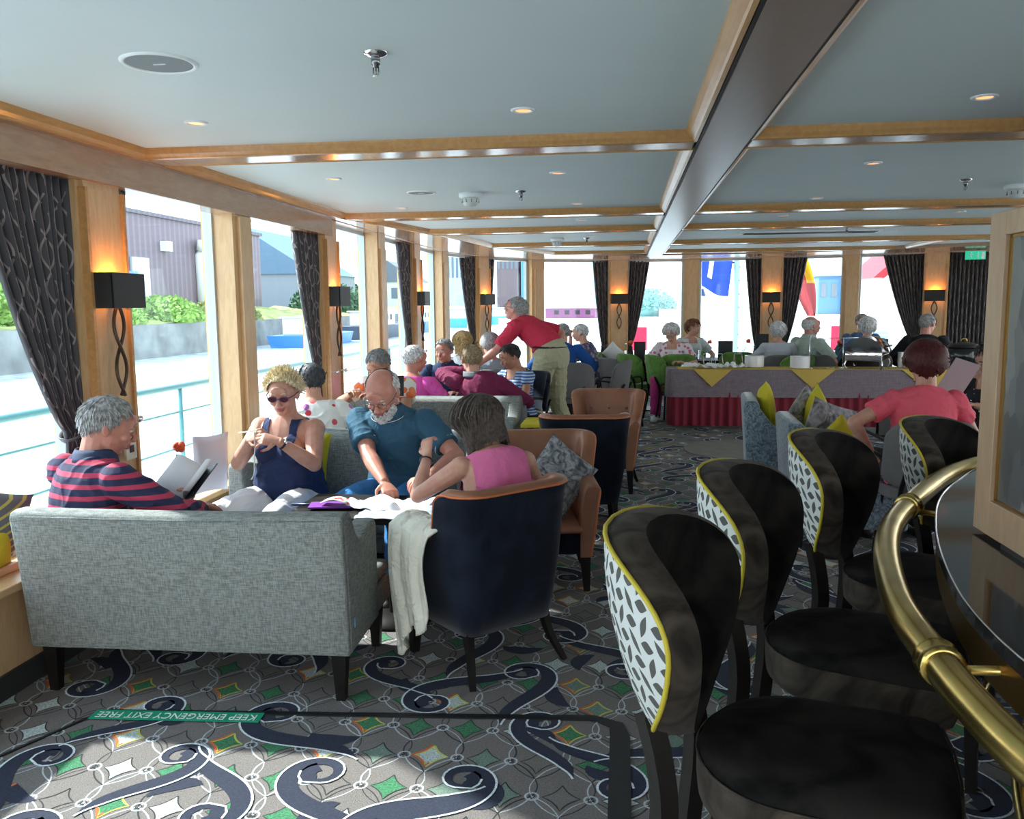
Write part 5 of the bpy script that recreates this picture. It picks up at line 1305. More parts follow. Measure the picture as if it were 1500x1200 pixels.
for x, l in ((1.02, 'leftmost little chrome rack among the napkins on the buffet'), (1.16, 'middle chrome rack among the napkins on the buffet'), (1.40, 'chrome rack left of the left plate stack')): 
    e = empty('wire_rack', (x, 10.78, TZ), .3, l, 'rack', 'small chrome racks'); m = MB()
    for q in (-1, 1): m.sweep([(q*.05, -.05, 0), (q*.05, 0, .17), (q*.05, .05, 0)], .004, n=6)
    m.sweep([(-.05, 0, .17), (.05, 0, .17)], .004, n=6); m.build('wires', 'chrome', e)
o = papers((.93, 10.66, TZ+.012), (.42, .20, .05), 'white', 'rumpled white napkins at the left end of the buffet', 'napkin', 'napkin')
o = papers((1.30, 10.60, TZ+.012), (.34, .14, .07), 'white', 'folded white napkin slipping over the buffet edge', 'napkin', 'napkin')
for k, (x, l) in enumerate(((2.42, 'row of cutlery nearest the right plate stack'), (2.70, 'cutlery fanned before the chafing dish'), (3.02, 'cutlery under the right side of the chafing dish'))):
    e = empty('cutlery', (x, 10.58, TZ), 0, l, 'cutlery'); m = MB()
    for q in range(6): m.sweep([(-.10+.035*q, -.02, .006), (-.07+.035*q, .07, .008)], [(.006, .002), (.004, .002)], n=6); m.ell((-.10+.035*q, -.03, .008), (.012, .02, .004), nu=8, nv=5)
    m.build('spoons', 'chrome', e)
for k in range(3):
    e = empty('paper_cups', (3.32+.06*k, 10.78, TZ), 0, ('left', 'middle', 'right')[k]+' stack of white paper cups beside the chafing dish', 'cups', 'stacks of white paper cups')
    m = MB(); pr = [(.026, 0)]; 
    for q in range(9): pr += [(.036, .09+.012*q), (.033, .092+.012*q)]
    m.lathe(pr+[(.001, .19)], n=18); m.build('cups', 'white', e)
e = empty('tea_box', (3.50, 10.68, TZ), 0, 'small white and grey box on the buffet, behind the dark red hair', 'box'); m = MB(); m.box((-.10, -.07, 0), (.10, .07, .11)); m.build('box', 'white', e, bevel=.004); m = MB(); m.box((-.08, -.074, .02), (.08, -.07, .09)); m.build('front_label', 'grey_felt', e)
e = empty('serving_tray', (4.25, 10.62, TZ), 0, 'white serving tray with small dishes at the right end of the buffet', 'tray'); m = MB(); m.box((-.28, -.07, 0), (.30, .10, .015)); m.build('tray', 'china', e, bevel=.005); m = MB()
for q in range(4): m.lathe([(.02, .015), (.035, .04), (.03, .04), (.015, .02)], c=(-.18+.11*q, .01, 0), n=14)
m.build('dishes', 'white', e)

# ------------------------------------------------------------------ outside
struct(MB().box((-3.75, -6, -.12), (-2.68, 15, -.02)), 'ground_deck', mat('white_side_deck', (.75, .77, .78), .7))
struct(MB().box((-3.5, 14.8, -.12), (9, 19.5, -.03)), 'ground_stern_deck', mat('white_stern_deck', (.72, .74, .76), .7))
def water():
    m_, t, b = nt('bright_canal_water'); n = N(t, 'ShaderNodeTexNoise', i_Scale=1.0, i_Detail=4.0); t.links.new(coords(t, 'Object', (1.2, 1.2, 1)), n.inputs['Vector'])
    t.links.new(ramp(t, n.outputs[0], [(.35, (.35, .42, .44)), (.6, (.62, .68, .70))]), b.inputs['Base Color']); b.inputs['Roughness'].default_value = .18; b.inputs['Specular IOR Level'].default_value = .9
    bump(t, b, n.outputs[0], .5, .15); return m_
o = tag(MB().box((-300, -60, -1.7), (300, 400, -1.5)).build('water', water()), kind='structure')
# railing on the side deck
e = empty('side_railing', (0, 0, 0), 0, 'white and teal deck railing outside the left windows', 'railing')
teal = mat('teal_rail_paint', (.10, .32, .38), .4)
m = MB(); m.sweep([(-3.45, -3, .94), (-3.45, 14.5, .94)], .024, n=10); m.build('top_rail', teal, e)
for z in (.74, .46, .2): m = MB(); m.sweep([(-3.45, -3, z), (-3.45, 14.5, z)], .009, n=6); m.build('wire', teal, e)
for y in range(-3, 15, 3): m = MB(); m.sweep([(-3.45, y+.2, -.02), (-3.45, y+.2, .94)], .018, n=8); m.build('post', teal, e)
e = empty('stern_railing', (0, 0, 0), 0, 'thin white railing round the stern deck', 'railing')
for z in (1.0, .7, .4): m = MB(); m.sweep([(-3, 19, z), (9, 19, z)], .012, n=6); m.build('rail', 'white', e)
for x in range(-3, 10, 2): m = MB(); m.sweep([(x, 19, -.03), (x, 19, 1.0)], .016, n=6); m.build('post', 'white', e)
# quay and bank
def conc(name, c): return mat(name, c, .9, var=.3, vs=.7)
q = MB(); q.box((-60, -30, -2), (-28.5, 200, .55)); struct(q, 'ground_quay', conc('quay_concrete', (.20, .21, .20)))
q = MB(); rnd = random.Random(5)
q.grid(lambda u, v: (-28.6-9*u, -20+200*v, .56+.9*u**.7+.35*noise.noise(V((u*6, v*60, 0)))), 14, 300); struct(q, 'ground_bank', mat('sunny_grass_bank', (.28, .33, .10), .95, var=.5, vs=1.2))
def bush(name, x, y, z, r, h, c, label, n=2600, cat='bush', grp=None):
    m = MB(); rnd = random.Random(int(x*7+y*13)); 
    for _ in range(n):
        a, b, k = rnd.uniform(0, 2*PI), rnd.uniform(-.1, 1), rnd.uniform(.75, 1.05)
        d = V((math.cos(a)*math.sqrt(max(0, 1-b*b)), math.sin(a)*math.sqrt(max(0, 1-b*b)), b)); p = V((x, y, z))+V((d.x*r, d.y*r*1.2, d.z*h))*k
        s_ = r*rnd.uniform(.03, .08); t = V((rnd.gauss(0, 1), rnd.gauss(0, 1), rnd.gauss(0, 1))).normalized(); w = t.orthogonal().normalized()
        m.add([p-t*s_, p+w*s_*.6, p+t*s_, p-w*s_*.6], [(0, 1, 2, 3)])
    m.ell((x, y, z), (r*.8, r*.95, h*.85)); return tag(m.build(name, c), label, cat, grp)
gA = mat('bright_foliage', (.20, .34, .07), .8, var=.5, vs=1.5); gB = mat('dark_foliage', (.035, .10, .045), .8, var=.4, vs=1.5); gC = mat('olive_foliage', (.20, .24, .07), .8, var=.4, vs=1.5)
bush('bush', -31.5, 40.5, .8, 3.0, 2.0, gA, 'bright green bush on the bank at the left edge'); bush('bush', -31, 46.5, .8, 2.6, 1.6, gA, 'bright green bush on the bank behind the wide curtain'); bush('bush', -34, 43, 2.2, 3.0, 2.3, gB, 'dark green bush above the bright ones at the left edge')
bush('bush', -30.5, 53, .8, 2.6, 1.5, gA, 'light green bush on the bank right of the nearest sconce'); bush('bush', -30, 60.5, .7, 2.8, 1.3, gC, 'olive bush on the bank in the second window'); bush('bush', -33, 92, 1.0, 4, 3.2, gB, 'dark bush below the grey shed')
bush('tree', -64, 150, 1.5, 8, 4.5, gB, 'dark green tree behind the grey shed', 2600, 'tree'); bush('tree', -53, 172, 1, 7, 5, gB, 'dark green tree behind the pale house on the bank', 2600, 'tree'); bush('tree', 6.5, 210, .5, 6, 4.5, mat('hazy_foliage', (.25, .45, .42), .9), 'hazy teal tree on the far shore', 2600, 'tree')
def corr(name, c, f=4): 
    m_, t, b = nt(name); sp = N(t, 'ShaderNodeSeparateXYZ'); t.links.new(coords(t), sp.inputs[0]); s_ = mth(t, 'SINE', mth(t, 'MULTIPLY', mth(t, 'ADD', sp.outputs[0], sp.outputs[1]), 2*PI*1.3))
    t.links.new(ramp(t, s_, [(0, [x*.72 for x in c]), (1, c)]), b.inputs['Base Color']); b.inputs['Roughness'].default_value = .6; return m_
e = empty('warehouse', (0, 0, 0), 0, 'big mauve corrugated warehouse on the canal bank', 'building')
m = MB(); m.box((-60, 20, .5), (-38, 86, 8.9)); m.build('wall', corr('mauve_corrugated', (.20, .155, .185)), e)
m = MB(); m.box((-60.3, 19.8, 8.9), (-37.8, 86.3, 9.2)); m.build('roof', corr('mauve_roof', (.16, .14, .17)), e)
m = MB(); m.box((-37.98, 62, 1.2), (-37.8, 64.4, 5.5)); m.build('door', 'steel_frame', e)
for y in (58.5, 66.5):
    m = MB(); m.box((-38, y, 6.2), (-37.4, y+.9, 7.0)); m.build('lamp_box', 'white', e)
for y in (72.5, 75.5):
    m = MB(); m.sweep([(-37.6, y, 1.0), (-37.6, y, 6.2), (-37.2, y+.1, 6.6)], .5, n=10); m.sweep([(-37.2, y, 6.5), (-37.0, y, 7.4)], .75, n=10); m.build('vent_pipe', 'white', e)
m = MB(); m.box((-37.9, 61.2, 3.2), (-37.78, 62.7, 4.4)); o = m.build('blue_sign', mat('sign_blue', (.10, .30, .75), .5), e); m = MB(); m.add([(-37.77, 61.4, 3.35), (-37.77, 62.5, 3.35), (-37.77, 61.95, 4.2)], [(0, 1, 2)]); m.build('sign_triangle', 'white', e)
def hall(name, x0, x1, y0, y1, z0, h, roof, wc, rc, label, win=0):
    e = empty(name, (0, 0, 0), 0, label, 'building'); m = MB(); m.box((x0, y0, z0), (x1, y1, z0+h)); m.build('wall', wc, e); xm = (x0+x1)/2
    m = MB(); m.add([(x0-.3, y0-.3, z0+h), (x1+.3, y0-.3, z0+h), (xm, y0-.3, z0+h+roof), (x0-.3, y1, z0+h), (x1+.3, y1, z0+h), (xm, y1, z0+h+roof)], [(0, 1, 2), (5, 4, 3), (1, 4, 5, 2), (0, 2, 5, 3), (0, 3, 4, 1)], smooth=False); m.build('roof', rc, e)
    if name == 'house' and roof > 4.5:
        m = MB(); m.prism([(x0+.5, 0), (x1-.5, 0), (x1-.5, h-.2), (xm, h+roof-1.1), (x0+.5, h-.2)], 0, .12, X=Matrix.Translation((0, y0-.33, z0)) @ Matrix.Rotation(PI/2, 4, 'X')); m.build('gable_wall', wc, e)
        for k in (.25, .5, .75): m = MB(); m.box((x0+(x1-x0)*k-.5, y0-.6, z0+.3), (x0+(x1-x0)*k+.5, y0-.45, z0+2.6)); m.build('shutter', rc, e)
    for k in range(win):
        w_ = (x1-x0)/(win*2); xx_ = x0+w_*(.5+2*k); m = MB(); m.box((xx_, y0-.1, z0+h*.45), (xx_+w_, y0, z0+h*.8)); m.build('window', mat('far_window_%d' % len(bpy.data.materials), (.12, .16, .2), .3), e)
    return e
hall('shed', -62, -42, 112, 130, .5, 5.5, 6.5, mat('grey_shed_wall', (.22, .25, .27), .8), mat('blue_shed_roof', (.10, .17, .24), .7), 'blue-roofed grey shed beyond the warehouse')
hall('house', -44, -34, 138, 146, .5, 5, 3.5, mat('pale_house_wall', (.55, .55, .52), .8), mat('grey_house_roof', (.12, .14, .17), .7), 'low pale house with grey roof on the bank', 4)
hall('apartment_building', -41, -35, 190, 200, .5, 16, .6, mat('pale_blue_flats', (.42, .52, .60), .8), mat('flat_roof', (.3, .33, .36), .8), 'pale blocky building seen through the fourth window', 6)
hall('apartment_building', -28.5, -23.6, 190, 206, .5, 20, .6, mat('brown_flats', (.16, .12, .13), .8), mat('flat_roof2', (.3, .33, .36), .8), 'brown block above the head of the standing man', 5)
hall('apartment_building', -23.0, -19.6, 190, 206, .5, 20, .6, mat('blue_flats', (.09, .25, .50), .8), mat('flat_roof3', (.3, .33, .36), .8), 'blue block right of the brown block above the standing man')
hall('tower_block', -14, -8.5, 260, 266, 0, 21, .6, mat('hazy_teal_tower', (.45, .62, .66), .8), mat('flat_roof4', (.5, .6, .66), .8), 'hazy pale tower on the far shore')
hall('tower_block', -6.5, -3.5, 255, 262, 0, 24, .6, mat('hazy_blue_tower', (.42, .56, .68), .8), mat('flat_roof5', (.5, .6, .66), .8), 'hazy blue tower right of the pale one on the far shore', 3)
def boat(x, y, L, w, hull, cab, label, rz=0, top=1.0):
    e = empty('barge', (x, y, -1.5), rz, label, 'boat'); n = 14
    m = MB(); rows = []
    for zz, k in ((0, .82), (1.2*top, 1.0)):
        rows.append([(w/2*k*math.sin(PI*min(1, .5+t*.0)) * (1 if t < .7 else math.sqrt(max(0, 1-((t-.7)/.3)**2))), -L/2+L*t, zz) for t in [i/n for i in range(n+1)]])
    for s_ in (1, -1):
        vs = [(p[0]*s_, p[1], p[2]) for r in rows for p in r]; fs = [(i, i+1, n+2+i, n+1+i) for i in range(n)]; m.add(vs, fs if s_ > 0 else [tuple(reversed(f)) for f in fs], smooth=False)
    top_ = rows[1]; m.add([(p[0], p[1], p[2]) for p in top_]+[(-p[0], p[1], p[2]) for p in reversed(top_)], [tuple(range(2*(n+1)))], smooth=False)
    m.add([(p[0], p[1], p[2]) for p in (rows[0][0], rows[1][0])]+[(-p[0], p[1], p[2]) for p in (rows[1][0], rows[0][0])], [(0, 1, 2, 3)], smooth=False); m.build('hull', hull, e)
    m = MB(); m.box((-w*.32, -L*.38, 1.2*top), (w*.32, L*.05, 1.2*top+1.3)); m.build('cabin', cab, e, bevel=.08)
    m = MB(); m.box((-w*.36, -L*.40, 1.2*top+1.3), (w*.36, L*.08, 1.2*top+1.4)); m.build('cabin_roof', 'white', e)
    for k in range(4): m = MB(); m.box((-w*.33, -L*.34+k*L*.09, 1.2*top+.5), (w*.33, -L*.30+k*L*.09, 1.2*top+1.05)); m.build('cabin_window', 'black', e)
blu = mat('blue_hull', (.03, .16, .42), .4); drk = mat('dark_hull', (.03, .05, .08), .5)
boat(-24.5, 66, 12, 3.6, blu, 'white', 'blue-hulled canal boat with white cabin in the third window', 0, .75); hut = tag(MB().box((-24.9, 66.5, -.62), (-24.1, 68, .35)).build('deck_box', mat('red_deck_box', (.42, .02, .04), .5)), 'small red box on the deck of the nearest blue canal boat', 'box')
boat(-24, 82, 15, 4, drk, 'white', 'dark barge with white cabin behind the second sconce'); boat(-24, 101, 16, 4, blu, 'white', 'blue barge between the second and third sconces'); boat(-23, 122, 18, 5, mat('teal_hull', (.05, .3, .42), .5), 'white', 'teal barge seen behind the third sconce')
boat(-22, 142, 22, 5, mat('teal_hull2', (.06, .35, .5), .5), 'white', 'long pale-blue boat behind the fourth sconce', .2); boat(-9.5, 115, 16, 4, 'white', mat('plum_cabin', (.2, .05, .14), .5), 'white river boat with plum cabin beyond the stern window', 1.35)
# stern: flags, pole, stairs, lifebuoy panels, buildings ashore
e = empty('flag_pole', (2.22, 17.6, 0), 0, 'teal steel mast on the stern deck', 'mast'); m = MB(); m.sweep([(0, 0, -.03), (0, 0, 6)], .055, n=12); m.build('pole', mat('pale_teal_paint', (.30, .50, .52), .4), e)
m = MB(); m.ell((-.20, 0, 2.28), (.11, .11, .13)); m.sweep([(0, 0, 2.35), (-.2, 0, 2.35)], .02, n=6); m.build('lantern', 'black', e)
for k in range(9): m = MB(); m.box((.06, -.05, .35+.27*k), (.30, .35, .39+.27*k)); m.build('step', 'steel_frame', e)
def flag(name, loc, fn, nu, nv, mats, mi, label):
    m = MB(); m.grid(fn, nu, nv); m.mi = [mi(i % nu, i//nu) for i in range(nu*nv)]; o = m.build(name, mats, solid=.006); o.location = loc; tag(o, label, 'flag'); return o
flag('flag', (3.32, 17.2, 1.28), lambda u, v: (-.05+.34*(1-v)**1.1+(u-.5)*(.11+.27*math.sin(PI*min(1, v*.9+.05))), .07*math.sin(u*9+v*3), 1.42*v), 12, 20, [mat('flag_yellow', (.66, .42, .005), .7), mat('flag_red', (.42, .008, .015), .7)],
     lambda i, j: (0 if (j > 13 and i < 12) or (j > 8 and i > 7) else 1), 'limp red and yellow flag hanging outside the stern window')
flag('flag', (1.30, 17.4, 1.95), lambda u, v: (.75*u+.1*v, .08*math.sin(u*8), .66*v-.30*u*(1-v)+.04*math.sin(u*7)), 20, 14, [mat('flag_blue', (.004, .05, .42), .7), 'white', mat('flag_orange', (.8, .2, .05), .7)],
     lambda i, j: (2 if (i < 3 and j < 6) else (1 if (i < 3 or (7 < i < 10 and 3 < j < 12)) else 0)), 'blue and white flag waving outside the stern window')
flag('flag', (1.18, 17.6, 1.55), lambda u, v: (.28*u-.1*v+.2*(1-v), .06*math.sin(u*6), .98*v), 6, 14, ['white', mat('flag_navy', (.03, .08, .2), .7)], lambda i, j: (j//2) % 2, 'navy and white striped pennant beside the stern post')
for k, (x, lab) in enumerate(((.32, 'red panel on the stern rail beside the left curtain'), (4.55, 'red panel on the stern rail under the red and yellow flag'))):
    m = MB(); m.box((-.17, -.03, 0), (.17, .03, .52)); o = m.build('rail_panel', mat('crimson_panel_%d' % k, (.42, .01, .05), .6), bevel=.02); o.location = (x, 18.9, .52); tag(o, lab, 'panel', None)
e = empty('deck_chair', (4.6, 16.4, -.03), 0, 'pale blue slatted deck chair outside, behind the bald guest', 'deck chair'); m = MB()
for k in range(8): m.box((-.28, .02*k, .45+.075*k), (.28, .02*k+.02, .50+.075*k))
m.build('slats', mat('pale_blue_slats', (.45, .65, .80), .5), e); m = MB()
for sx in (-1, 1): m.box((sx*.28-.02, 0, 0), (sx*.28+.02, .04, .45)); m.box((sx*.28-.02, 0, .45), (sx*.28+.02, .2, 1.05))
m.box((-.3, -.45, .40), (.3, .05, .45)); m.box((-.3, -.45, 0), (-.26, -.41, .4)); m.box((.26, -.45, 0), (.3, -.41, .4)); m.build('chair_frame', 'white', e)
q = MB(); q.box((8, 70, -2), (200, 300, .2)); struct(q, 'ground_shore', mat('pale_quay', (.6, .58, .54), .9))
hall('house', 23.6, 34, 85, 96, .2, 3.6, 5.0, mat('cream_house_wall', (.72, .66, .60), .8), mat('red_roof', (.45, .008, .02), .6), 'cream house with bright red gable edges, right of the stern post')
hall('house', 21.2, 25.6, 98, 104, .2, 4.2, .3, mat('blue_house_wall', (.08, .22, .42), .8), mat('white_flat_roof', (.7, .72, .74), .8), 'blue and white low building behind the flag', 4)
for k, x in enumerate((25, 27.2, 29.4, 31.6)):
    e = empty('parked_car', (x, 75.5, .2), PI/2, 'parked car before the red-gabled house, number %s from the left' % ('one', 'two', 'three', 'four')[k], 'car', 'cars parked ashore'); e['label'] = ('first', 'second', 'third', 'fourth')[k]+' from left of the cars parked before the red-gabled house'
    m = MB(); m.box((-.8, -.95, .3), (.8, .95, .8)); m.box((-.7, -.5, .8), (.7, .6, 1.3)); m.build('body', (blu, 'white', drk, blu)[k], e, bevel=.08); m = MB()
    for sx in (-1, 1):
        for sy in (-1, 1): m.sweep([(sx*.78, sy*.6, .3), (sx*.82, sy*.6, .3)], .28, n=14)
    m.build('wheels', 'black', e)
# ------------------------------------------------------------------ guests
def P(label, loc, face, **k):
    return person(label, loc, face, **k)
sh_stripe = stripes('navy_red_stripe', (.014, .018, .060), (.42, .035, .085), 22, .40, 2, (.0, 0, 0))
P('seated man in a navy and red striped polo, back turned, on the near sofa', (-2.25, 3.20, 0), -25, seat=.32, lean=10, side=-2, yaw=-30, pitch=20, s=1.0, fat=1.12, vox=.0050,
  L=(-.06, .44, .70), R=(.22, .42, .66), Rh=(1, -.4, -.3), shirt=sh_stripe, collar=mat('navy_collar', (.02, .035, .09), .8), sleeve=.30, hair=('short', 'h_grey'), nhair=900, skinm='skin_red', trousers=cloth('grey_trousers', (.1, .1, .11)), seed=3)
e = empty('book', (-1.99, 3.66, .735), .5, 'open white-paged book held by the man in stripes', 'book')
m = MB()
for q in (-1, 1):
    m.grid(lambda u, v: (q*(.005+.12*u), .18*(v-.5), .035*math.sin(PI*u*.8)+.06*u), 8, 2)
m.build('pages', 'paper', e, solid=.010); m = MB(); m.grid(lambda u, v: ((2*u-1)*.13, .19*(v-.5), .06*abs(2*u-1)-.012), 8, 2); m.build('cover', mat('dark_book_cover', (.03, .04, .06), .5), e, solid=.003); e.rotation_euler = (.75, .0, -.45)

b2 = P('woman with spiky blonde hair and navy vest top, knitting on the grey sofa', (-1.93, 4.66, 0), 172, seat=.335, lean=2, yaw=14, pitch=15, s=.97, fem=True, fat=1.22, vox=.0045,
  R=(.045, .34, .83), L=(-.145, .36, .835), Rh=(.75, -.2, -1), Lh=(-.75, -.2, -1), Rhand=((-.75, .35, .45), (0, -.6, -.5), .55), Lhand=((.85, .35, .15), (0, -.6, -.5), .55),
  shirt=cloth('navy_vest', (.022, .036, .10)), sleeve=0, neck='tank', hair=('spiky', 'h_blonde'), nhair=1000, glasses='dark', trousers=cloth('white_trousers', (.80, .82, .86)), nails=True, seed=11, fwdleg=.46, shoes='white')
Wb = b2['body'].matrix_basis
def wpt(info, p): 
    o = info['body']; return Matrix.Translation(o.location) @ Matrix.Rotation(o.rotation_euler.z, 4, 'Z') @ V(p)
hR = wpt(b2, (-.045, .44, .89)); hL = wpt(b2, (-.0, .42, .94))
e = empty('knitting', hR, 0, 'white yarn and thin needle in the knitter\'s hands', 'knitting')
m = MB(); k0 = wpt(b2, (-.06, .44, .90))-hR; k1 = wpt(b2, (.10, .35, .87))-hR; m.sweep([k0, k1], .0028, n=6); m.build('needle', 'white', e)
m = MB(); yarn = [wpt(b2, p)-hR for p in ((-.04, .42, .89), (-.02, .39, .81), (.02, .34, .72), (.05, .30, .64), (.07, .30, .60))]; m.sweep(crom([tuple(v) for v in yarn], 4), .0035, n=6); m.build('yarn', 'white', e)
e = empty('wristwatch', (0, 0, 0), 0, 'silver watch with dark strap on the knitter\'s left wrist', 'watch')
sh, el, wr, sg, hd = b2['arms'][0]; d = (wr-el).normalized(); c = wr-d*.03; o1 = d.orthogonal().normalized(); o2 = d.cross(o1)
m = MB(); m.sweep([wpt(b2, c+(o1*math.cos(t)+o2*math.sin(t))*.031) for t in [2*PI*i/18 for i in range(18)]], (.002, .007), n=6, closed=True); m.build('strap', 'black', e)
best = max([2*PI*i/18 for i in range(18)], key=lambda t: (wpt(b2, c+(o1*math.cos(t)+o2*math.sin(t))*.031).z-wpt(b2, c).z)-(wpt(b2, c+(o1*math.cos(t)+o2*math.sin(t))*.031).y-wpt(b2, c).y))
m = MB(); m.ell(wpt(b2, c+(o1*math.cos(best)+o2*math.sin(best))*.034), (.014, .014, .010)); m.build('watch_face', 'chrome', e)

polo_blue = cloth('petrol_blue_polo', (.035, .105, .17), .5)
P('bald man with white beard and blue polo, bent over the craft table', (-1.27, 4.72, 0), 172, seat=.38, lean=21, yaw=2, pitch=38, s=1.03, fat=1.12, vox=.0048,
  R=(-.12, .52, .63), L=(-.36, .50, .68), Rh=(1, -.1, -.6), Lh=(-1, -.3, -.4), Lhand=((.5, .6, -.1), (0, 0, -1), .5), shirt=polo_blue, sleeve=.20, collar=polo_blue, trim='white', hair=('fringe', 'h_white'), nhair=160, beard='h_white', glasses='thin',
  skinm='skin_red', trousers=cloth('bright_blue_jeans', (.05, .22, .52)), seed=5)
m = MB(); m.box((-.022, .052, 0), (.022, .053, .001));

pk = cloth('pink_sleeveless_top', (.70, .17, .36), .45)
pw = P('woman in a pink sleeveless top seen from behind, elbow on the table', (-.50, 3.66, 0), 33, seat=.335, lean=20, side=-4, yaw=14, pitch=26, s=.96, fem=True, vox=.0048, fat=1.0,
  L=(-.22, .46, .83), Lh=(-.8, .3, -.9), Lhand=((.15, .5, .75), (.6, .3, -.2), .5), R=(.14, .46, .66), shirt=pk, sleeve=0, neck='sleeveless', hair=('bob', 'h_brown'), nhair=760, trousers=cloth('blue_capri', (.04, .07, .16)), seed=8, skinm='skin', bob_parts=1)
e = empty('wristband', (0, 0, 0), 0, 'black wristband on the raised arm of the woman in pink', 'bracelet'); sh, el, wr, sg, hd = pw['arms'][0]; d = (wr-el).normalized(); c = wr-d*.03; o1 = d.orthogonal().normalized(); o2 = d.cross(o1)
m = MB(); m.sweep([wpt(pw, c+(o1*math.cos(t)+o2*math.sin(t))*.031) for t in [2*PI*i/18 for i in range(18)]], .004, n=6, closed=True); m.build('band', 'black', e)

# cream jacket over the arm of the near chair
def jacket():
    m = MB(); hw = .258
    def g(u, v):
        s_ = v*.78; fold = .020*math.sin(u*13+v*2)+.010*math.sin(u*27+v*5); y = .05+.36*(u-.5)*(1-.38*v)-.03*v
        if s_ < .10: return (-hw+.10, y, .53+.10*(s_/.10))
        if s_ < .22: t = (s_-.10)/.12; return (-hw+.10-.135*t, y, .63+.016*math.sin(PI*t)+abs(fold)*.4)
        t = (s_-.22)/.56; ln = .34+.20*u+.04*math.sin(u*9)
        return (-hw-.050-.03*t-abs(fold)*1.2-.02*math.sin(t*2.5), y+.02*math.sin(t*5)-.03*t, .63-ln*t)
    m.grid(g, 36, 36); return m
o = jacket().build('jacket', cloth('cream_jacket', (.80, .80, .70), .6, 14), solid=.008); o.location = (-.63, 3.58, 0); o.rotation_euler = (0, 0, .80); tag(o, 'cream jacket draped over the arm of the foreground tub chair', 'jacket')

P('dark-haired woman in a white floral blouse, back turned, behind the knitter', (-2.10, 5.62, 0), 15, seat=.31, lean=12, side=-6, yaw=15, pitch=10, s=.98, fem=True, fat=1.2, vox=.007, shirt=spots('floral_blouse', (.78, .78, .75), [(.60, .04, .06), (.30, .07, .35), (.62, .10, .12), (.12, .25, .10), (.45, .15, .5)], 13, .30),
  sleeve=.27, neck='scoop', hair=('short', 'h_dgrey'), nhair=300, trousers='h_dark', seed=21)
P('grey-haired person in an orange and white top reading a tablet', (-1.88, 6.72, 0), 170, seat=.40, lean=16, yaw=-10, pitch=38, s=.98, vox=.0065, R=(.20, .34, .86), L=(-.04, .38, .84), Rh=(1, -.1, -.6), shirt=spots('orange_white_top', (.80, .76, .70), [(.80, .16, .05), (.75, .22, .08)], 9, .42), sleeve=.16,
  hair=('short', 'h_salt'), nhair=300, skinm='skin_tan', trousers='h_dark', seed=22, collar=None)
m = MB(); m.box((-.12, -.005, 0), (.12, .005, .17)); o = m.build('tablet', 'black', bevel=.003); o.location = (-1.80, 6.30, .86); o.rotation_euler = (-.5, 0, .2); tag(o, 'black tablet held by the reader in orange and white', 'tablet')
pkb = cloth('bright_pink_shirt', (.72, .10, .42))
P('white-haired guest in a bright pink shirt, back turned', (-1.95, 7.52, 0), -15, seat=.32, lean=6, yaw=-35, pitch=8, s=1.0, fat=1.05, vox=.007, shirt=pkb, sleeve=.2, neck='scoop', hair=('short', 'h_white'), nhair=300, trousers='h_dark', seed=23, skinm='skin_red')
nv = cloth('navy_print_polo', (.015, .03, .075))
P('man with cropped grey hair in a navy polo, facing the camera', (-1.85, 8.75, 0), 185, seat=.345, lean=12, yaw=-20, pitch=10, s=1.0, vox=.006, shirt=nv, collar=nv, trim='white', sleeve=.22, hair=('short', 'h_salt'), nhair=300, trousers='h_dark', seed=24, skinm='skin_red', L=(-.15, .42, .68), R=(.15, .42, .68))
P('woman with long blonde hair behind the man in navy', (-1.82, 9.55, 0), 20, seat=.39, lean=4, yaw=10, pitch=5, s=.98, fem=True, vox=.008, shirt='white', sleeve=.2, neck='scoop', hair=('bob', hairmat('honey_blonde_hair', (.42, .29, .13))), nhair=300, trousers='h_dark', seed=25)
P('guest with curly grey hair in a pale blue shirt, back turned', (-1.40, 9.0, 0), 25, seat=.37, lean=8, yaw=0, pitch=10, s=1.0, fem=True, vox=.008, shirt=cloth('pale_blue_shirt', (.35, .42, .50)), sleeve=.22, neck='scoop', hair=('curly', 'h_grey'), nhair=420, trousers='h_dark', seed=26)
mr = cloth('maroon_sweater', (.165, .018, .065), .5)
P('man in a maroon sweater lounging back turned, elbow on the sofa back', (-1.17, 7.52, 0), -8, seat=.31, lean=2, side=-22, yaw=35, pitch=14, s=1.06, fat=1.1, vox=.006, L=(-.30, .20, .94), Lh=(-1.2, -.9, -.6), R=(.22, .36, .66), Lhand=((.3, .3, .8), (1, 0, 0), .6), shirt=mr, sleeve=.5, collar=mat('grey_collar', (.16, .18, .21), .8), hair=('short', 'h_lightbrown'), nhair=420, trousers='h_dark', seed=27)
P('dark-haired woman in a blue striped top, reading, facing left', (-1.02, 8.35, 0), 140, seat=.345, lean=8, yaw=-18, pitch=26, s=.96, fem=True, vox=.006, shirt=stripes('blue_white_stripe', (.05, .13, .34), (.50, .60, .75), 36, .4), sleeve=.15, neck='scoop', hair=('short', 'h_dark'), nhair=420, trousers=cloth('dark_jeans', (.02, .035, .08)), seed=28, skinm='skin_tan',
  L=(-.1, .36, .74), R=(.16, .34, .74))
m = MB(); m.box((-.12, -.09, 0), (.12, .09, .02)); o = m.build('magazine', mat('beige_pages', (.55, .48, .36), .8), bevel=.003); o.location = (-1.12, 8.02, .70); o.rotation_euler = (.3, .2, .5); tag(o, 'beige magazine on the lap of the woman in blue stripes', 'magazine')
rd = cloth('red_polo', (.56, .035, .075), .4)
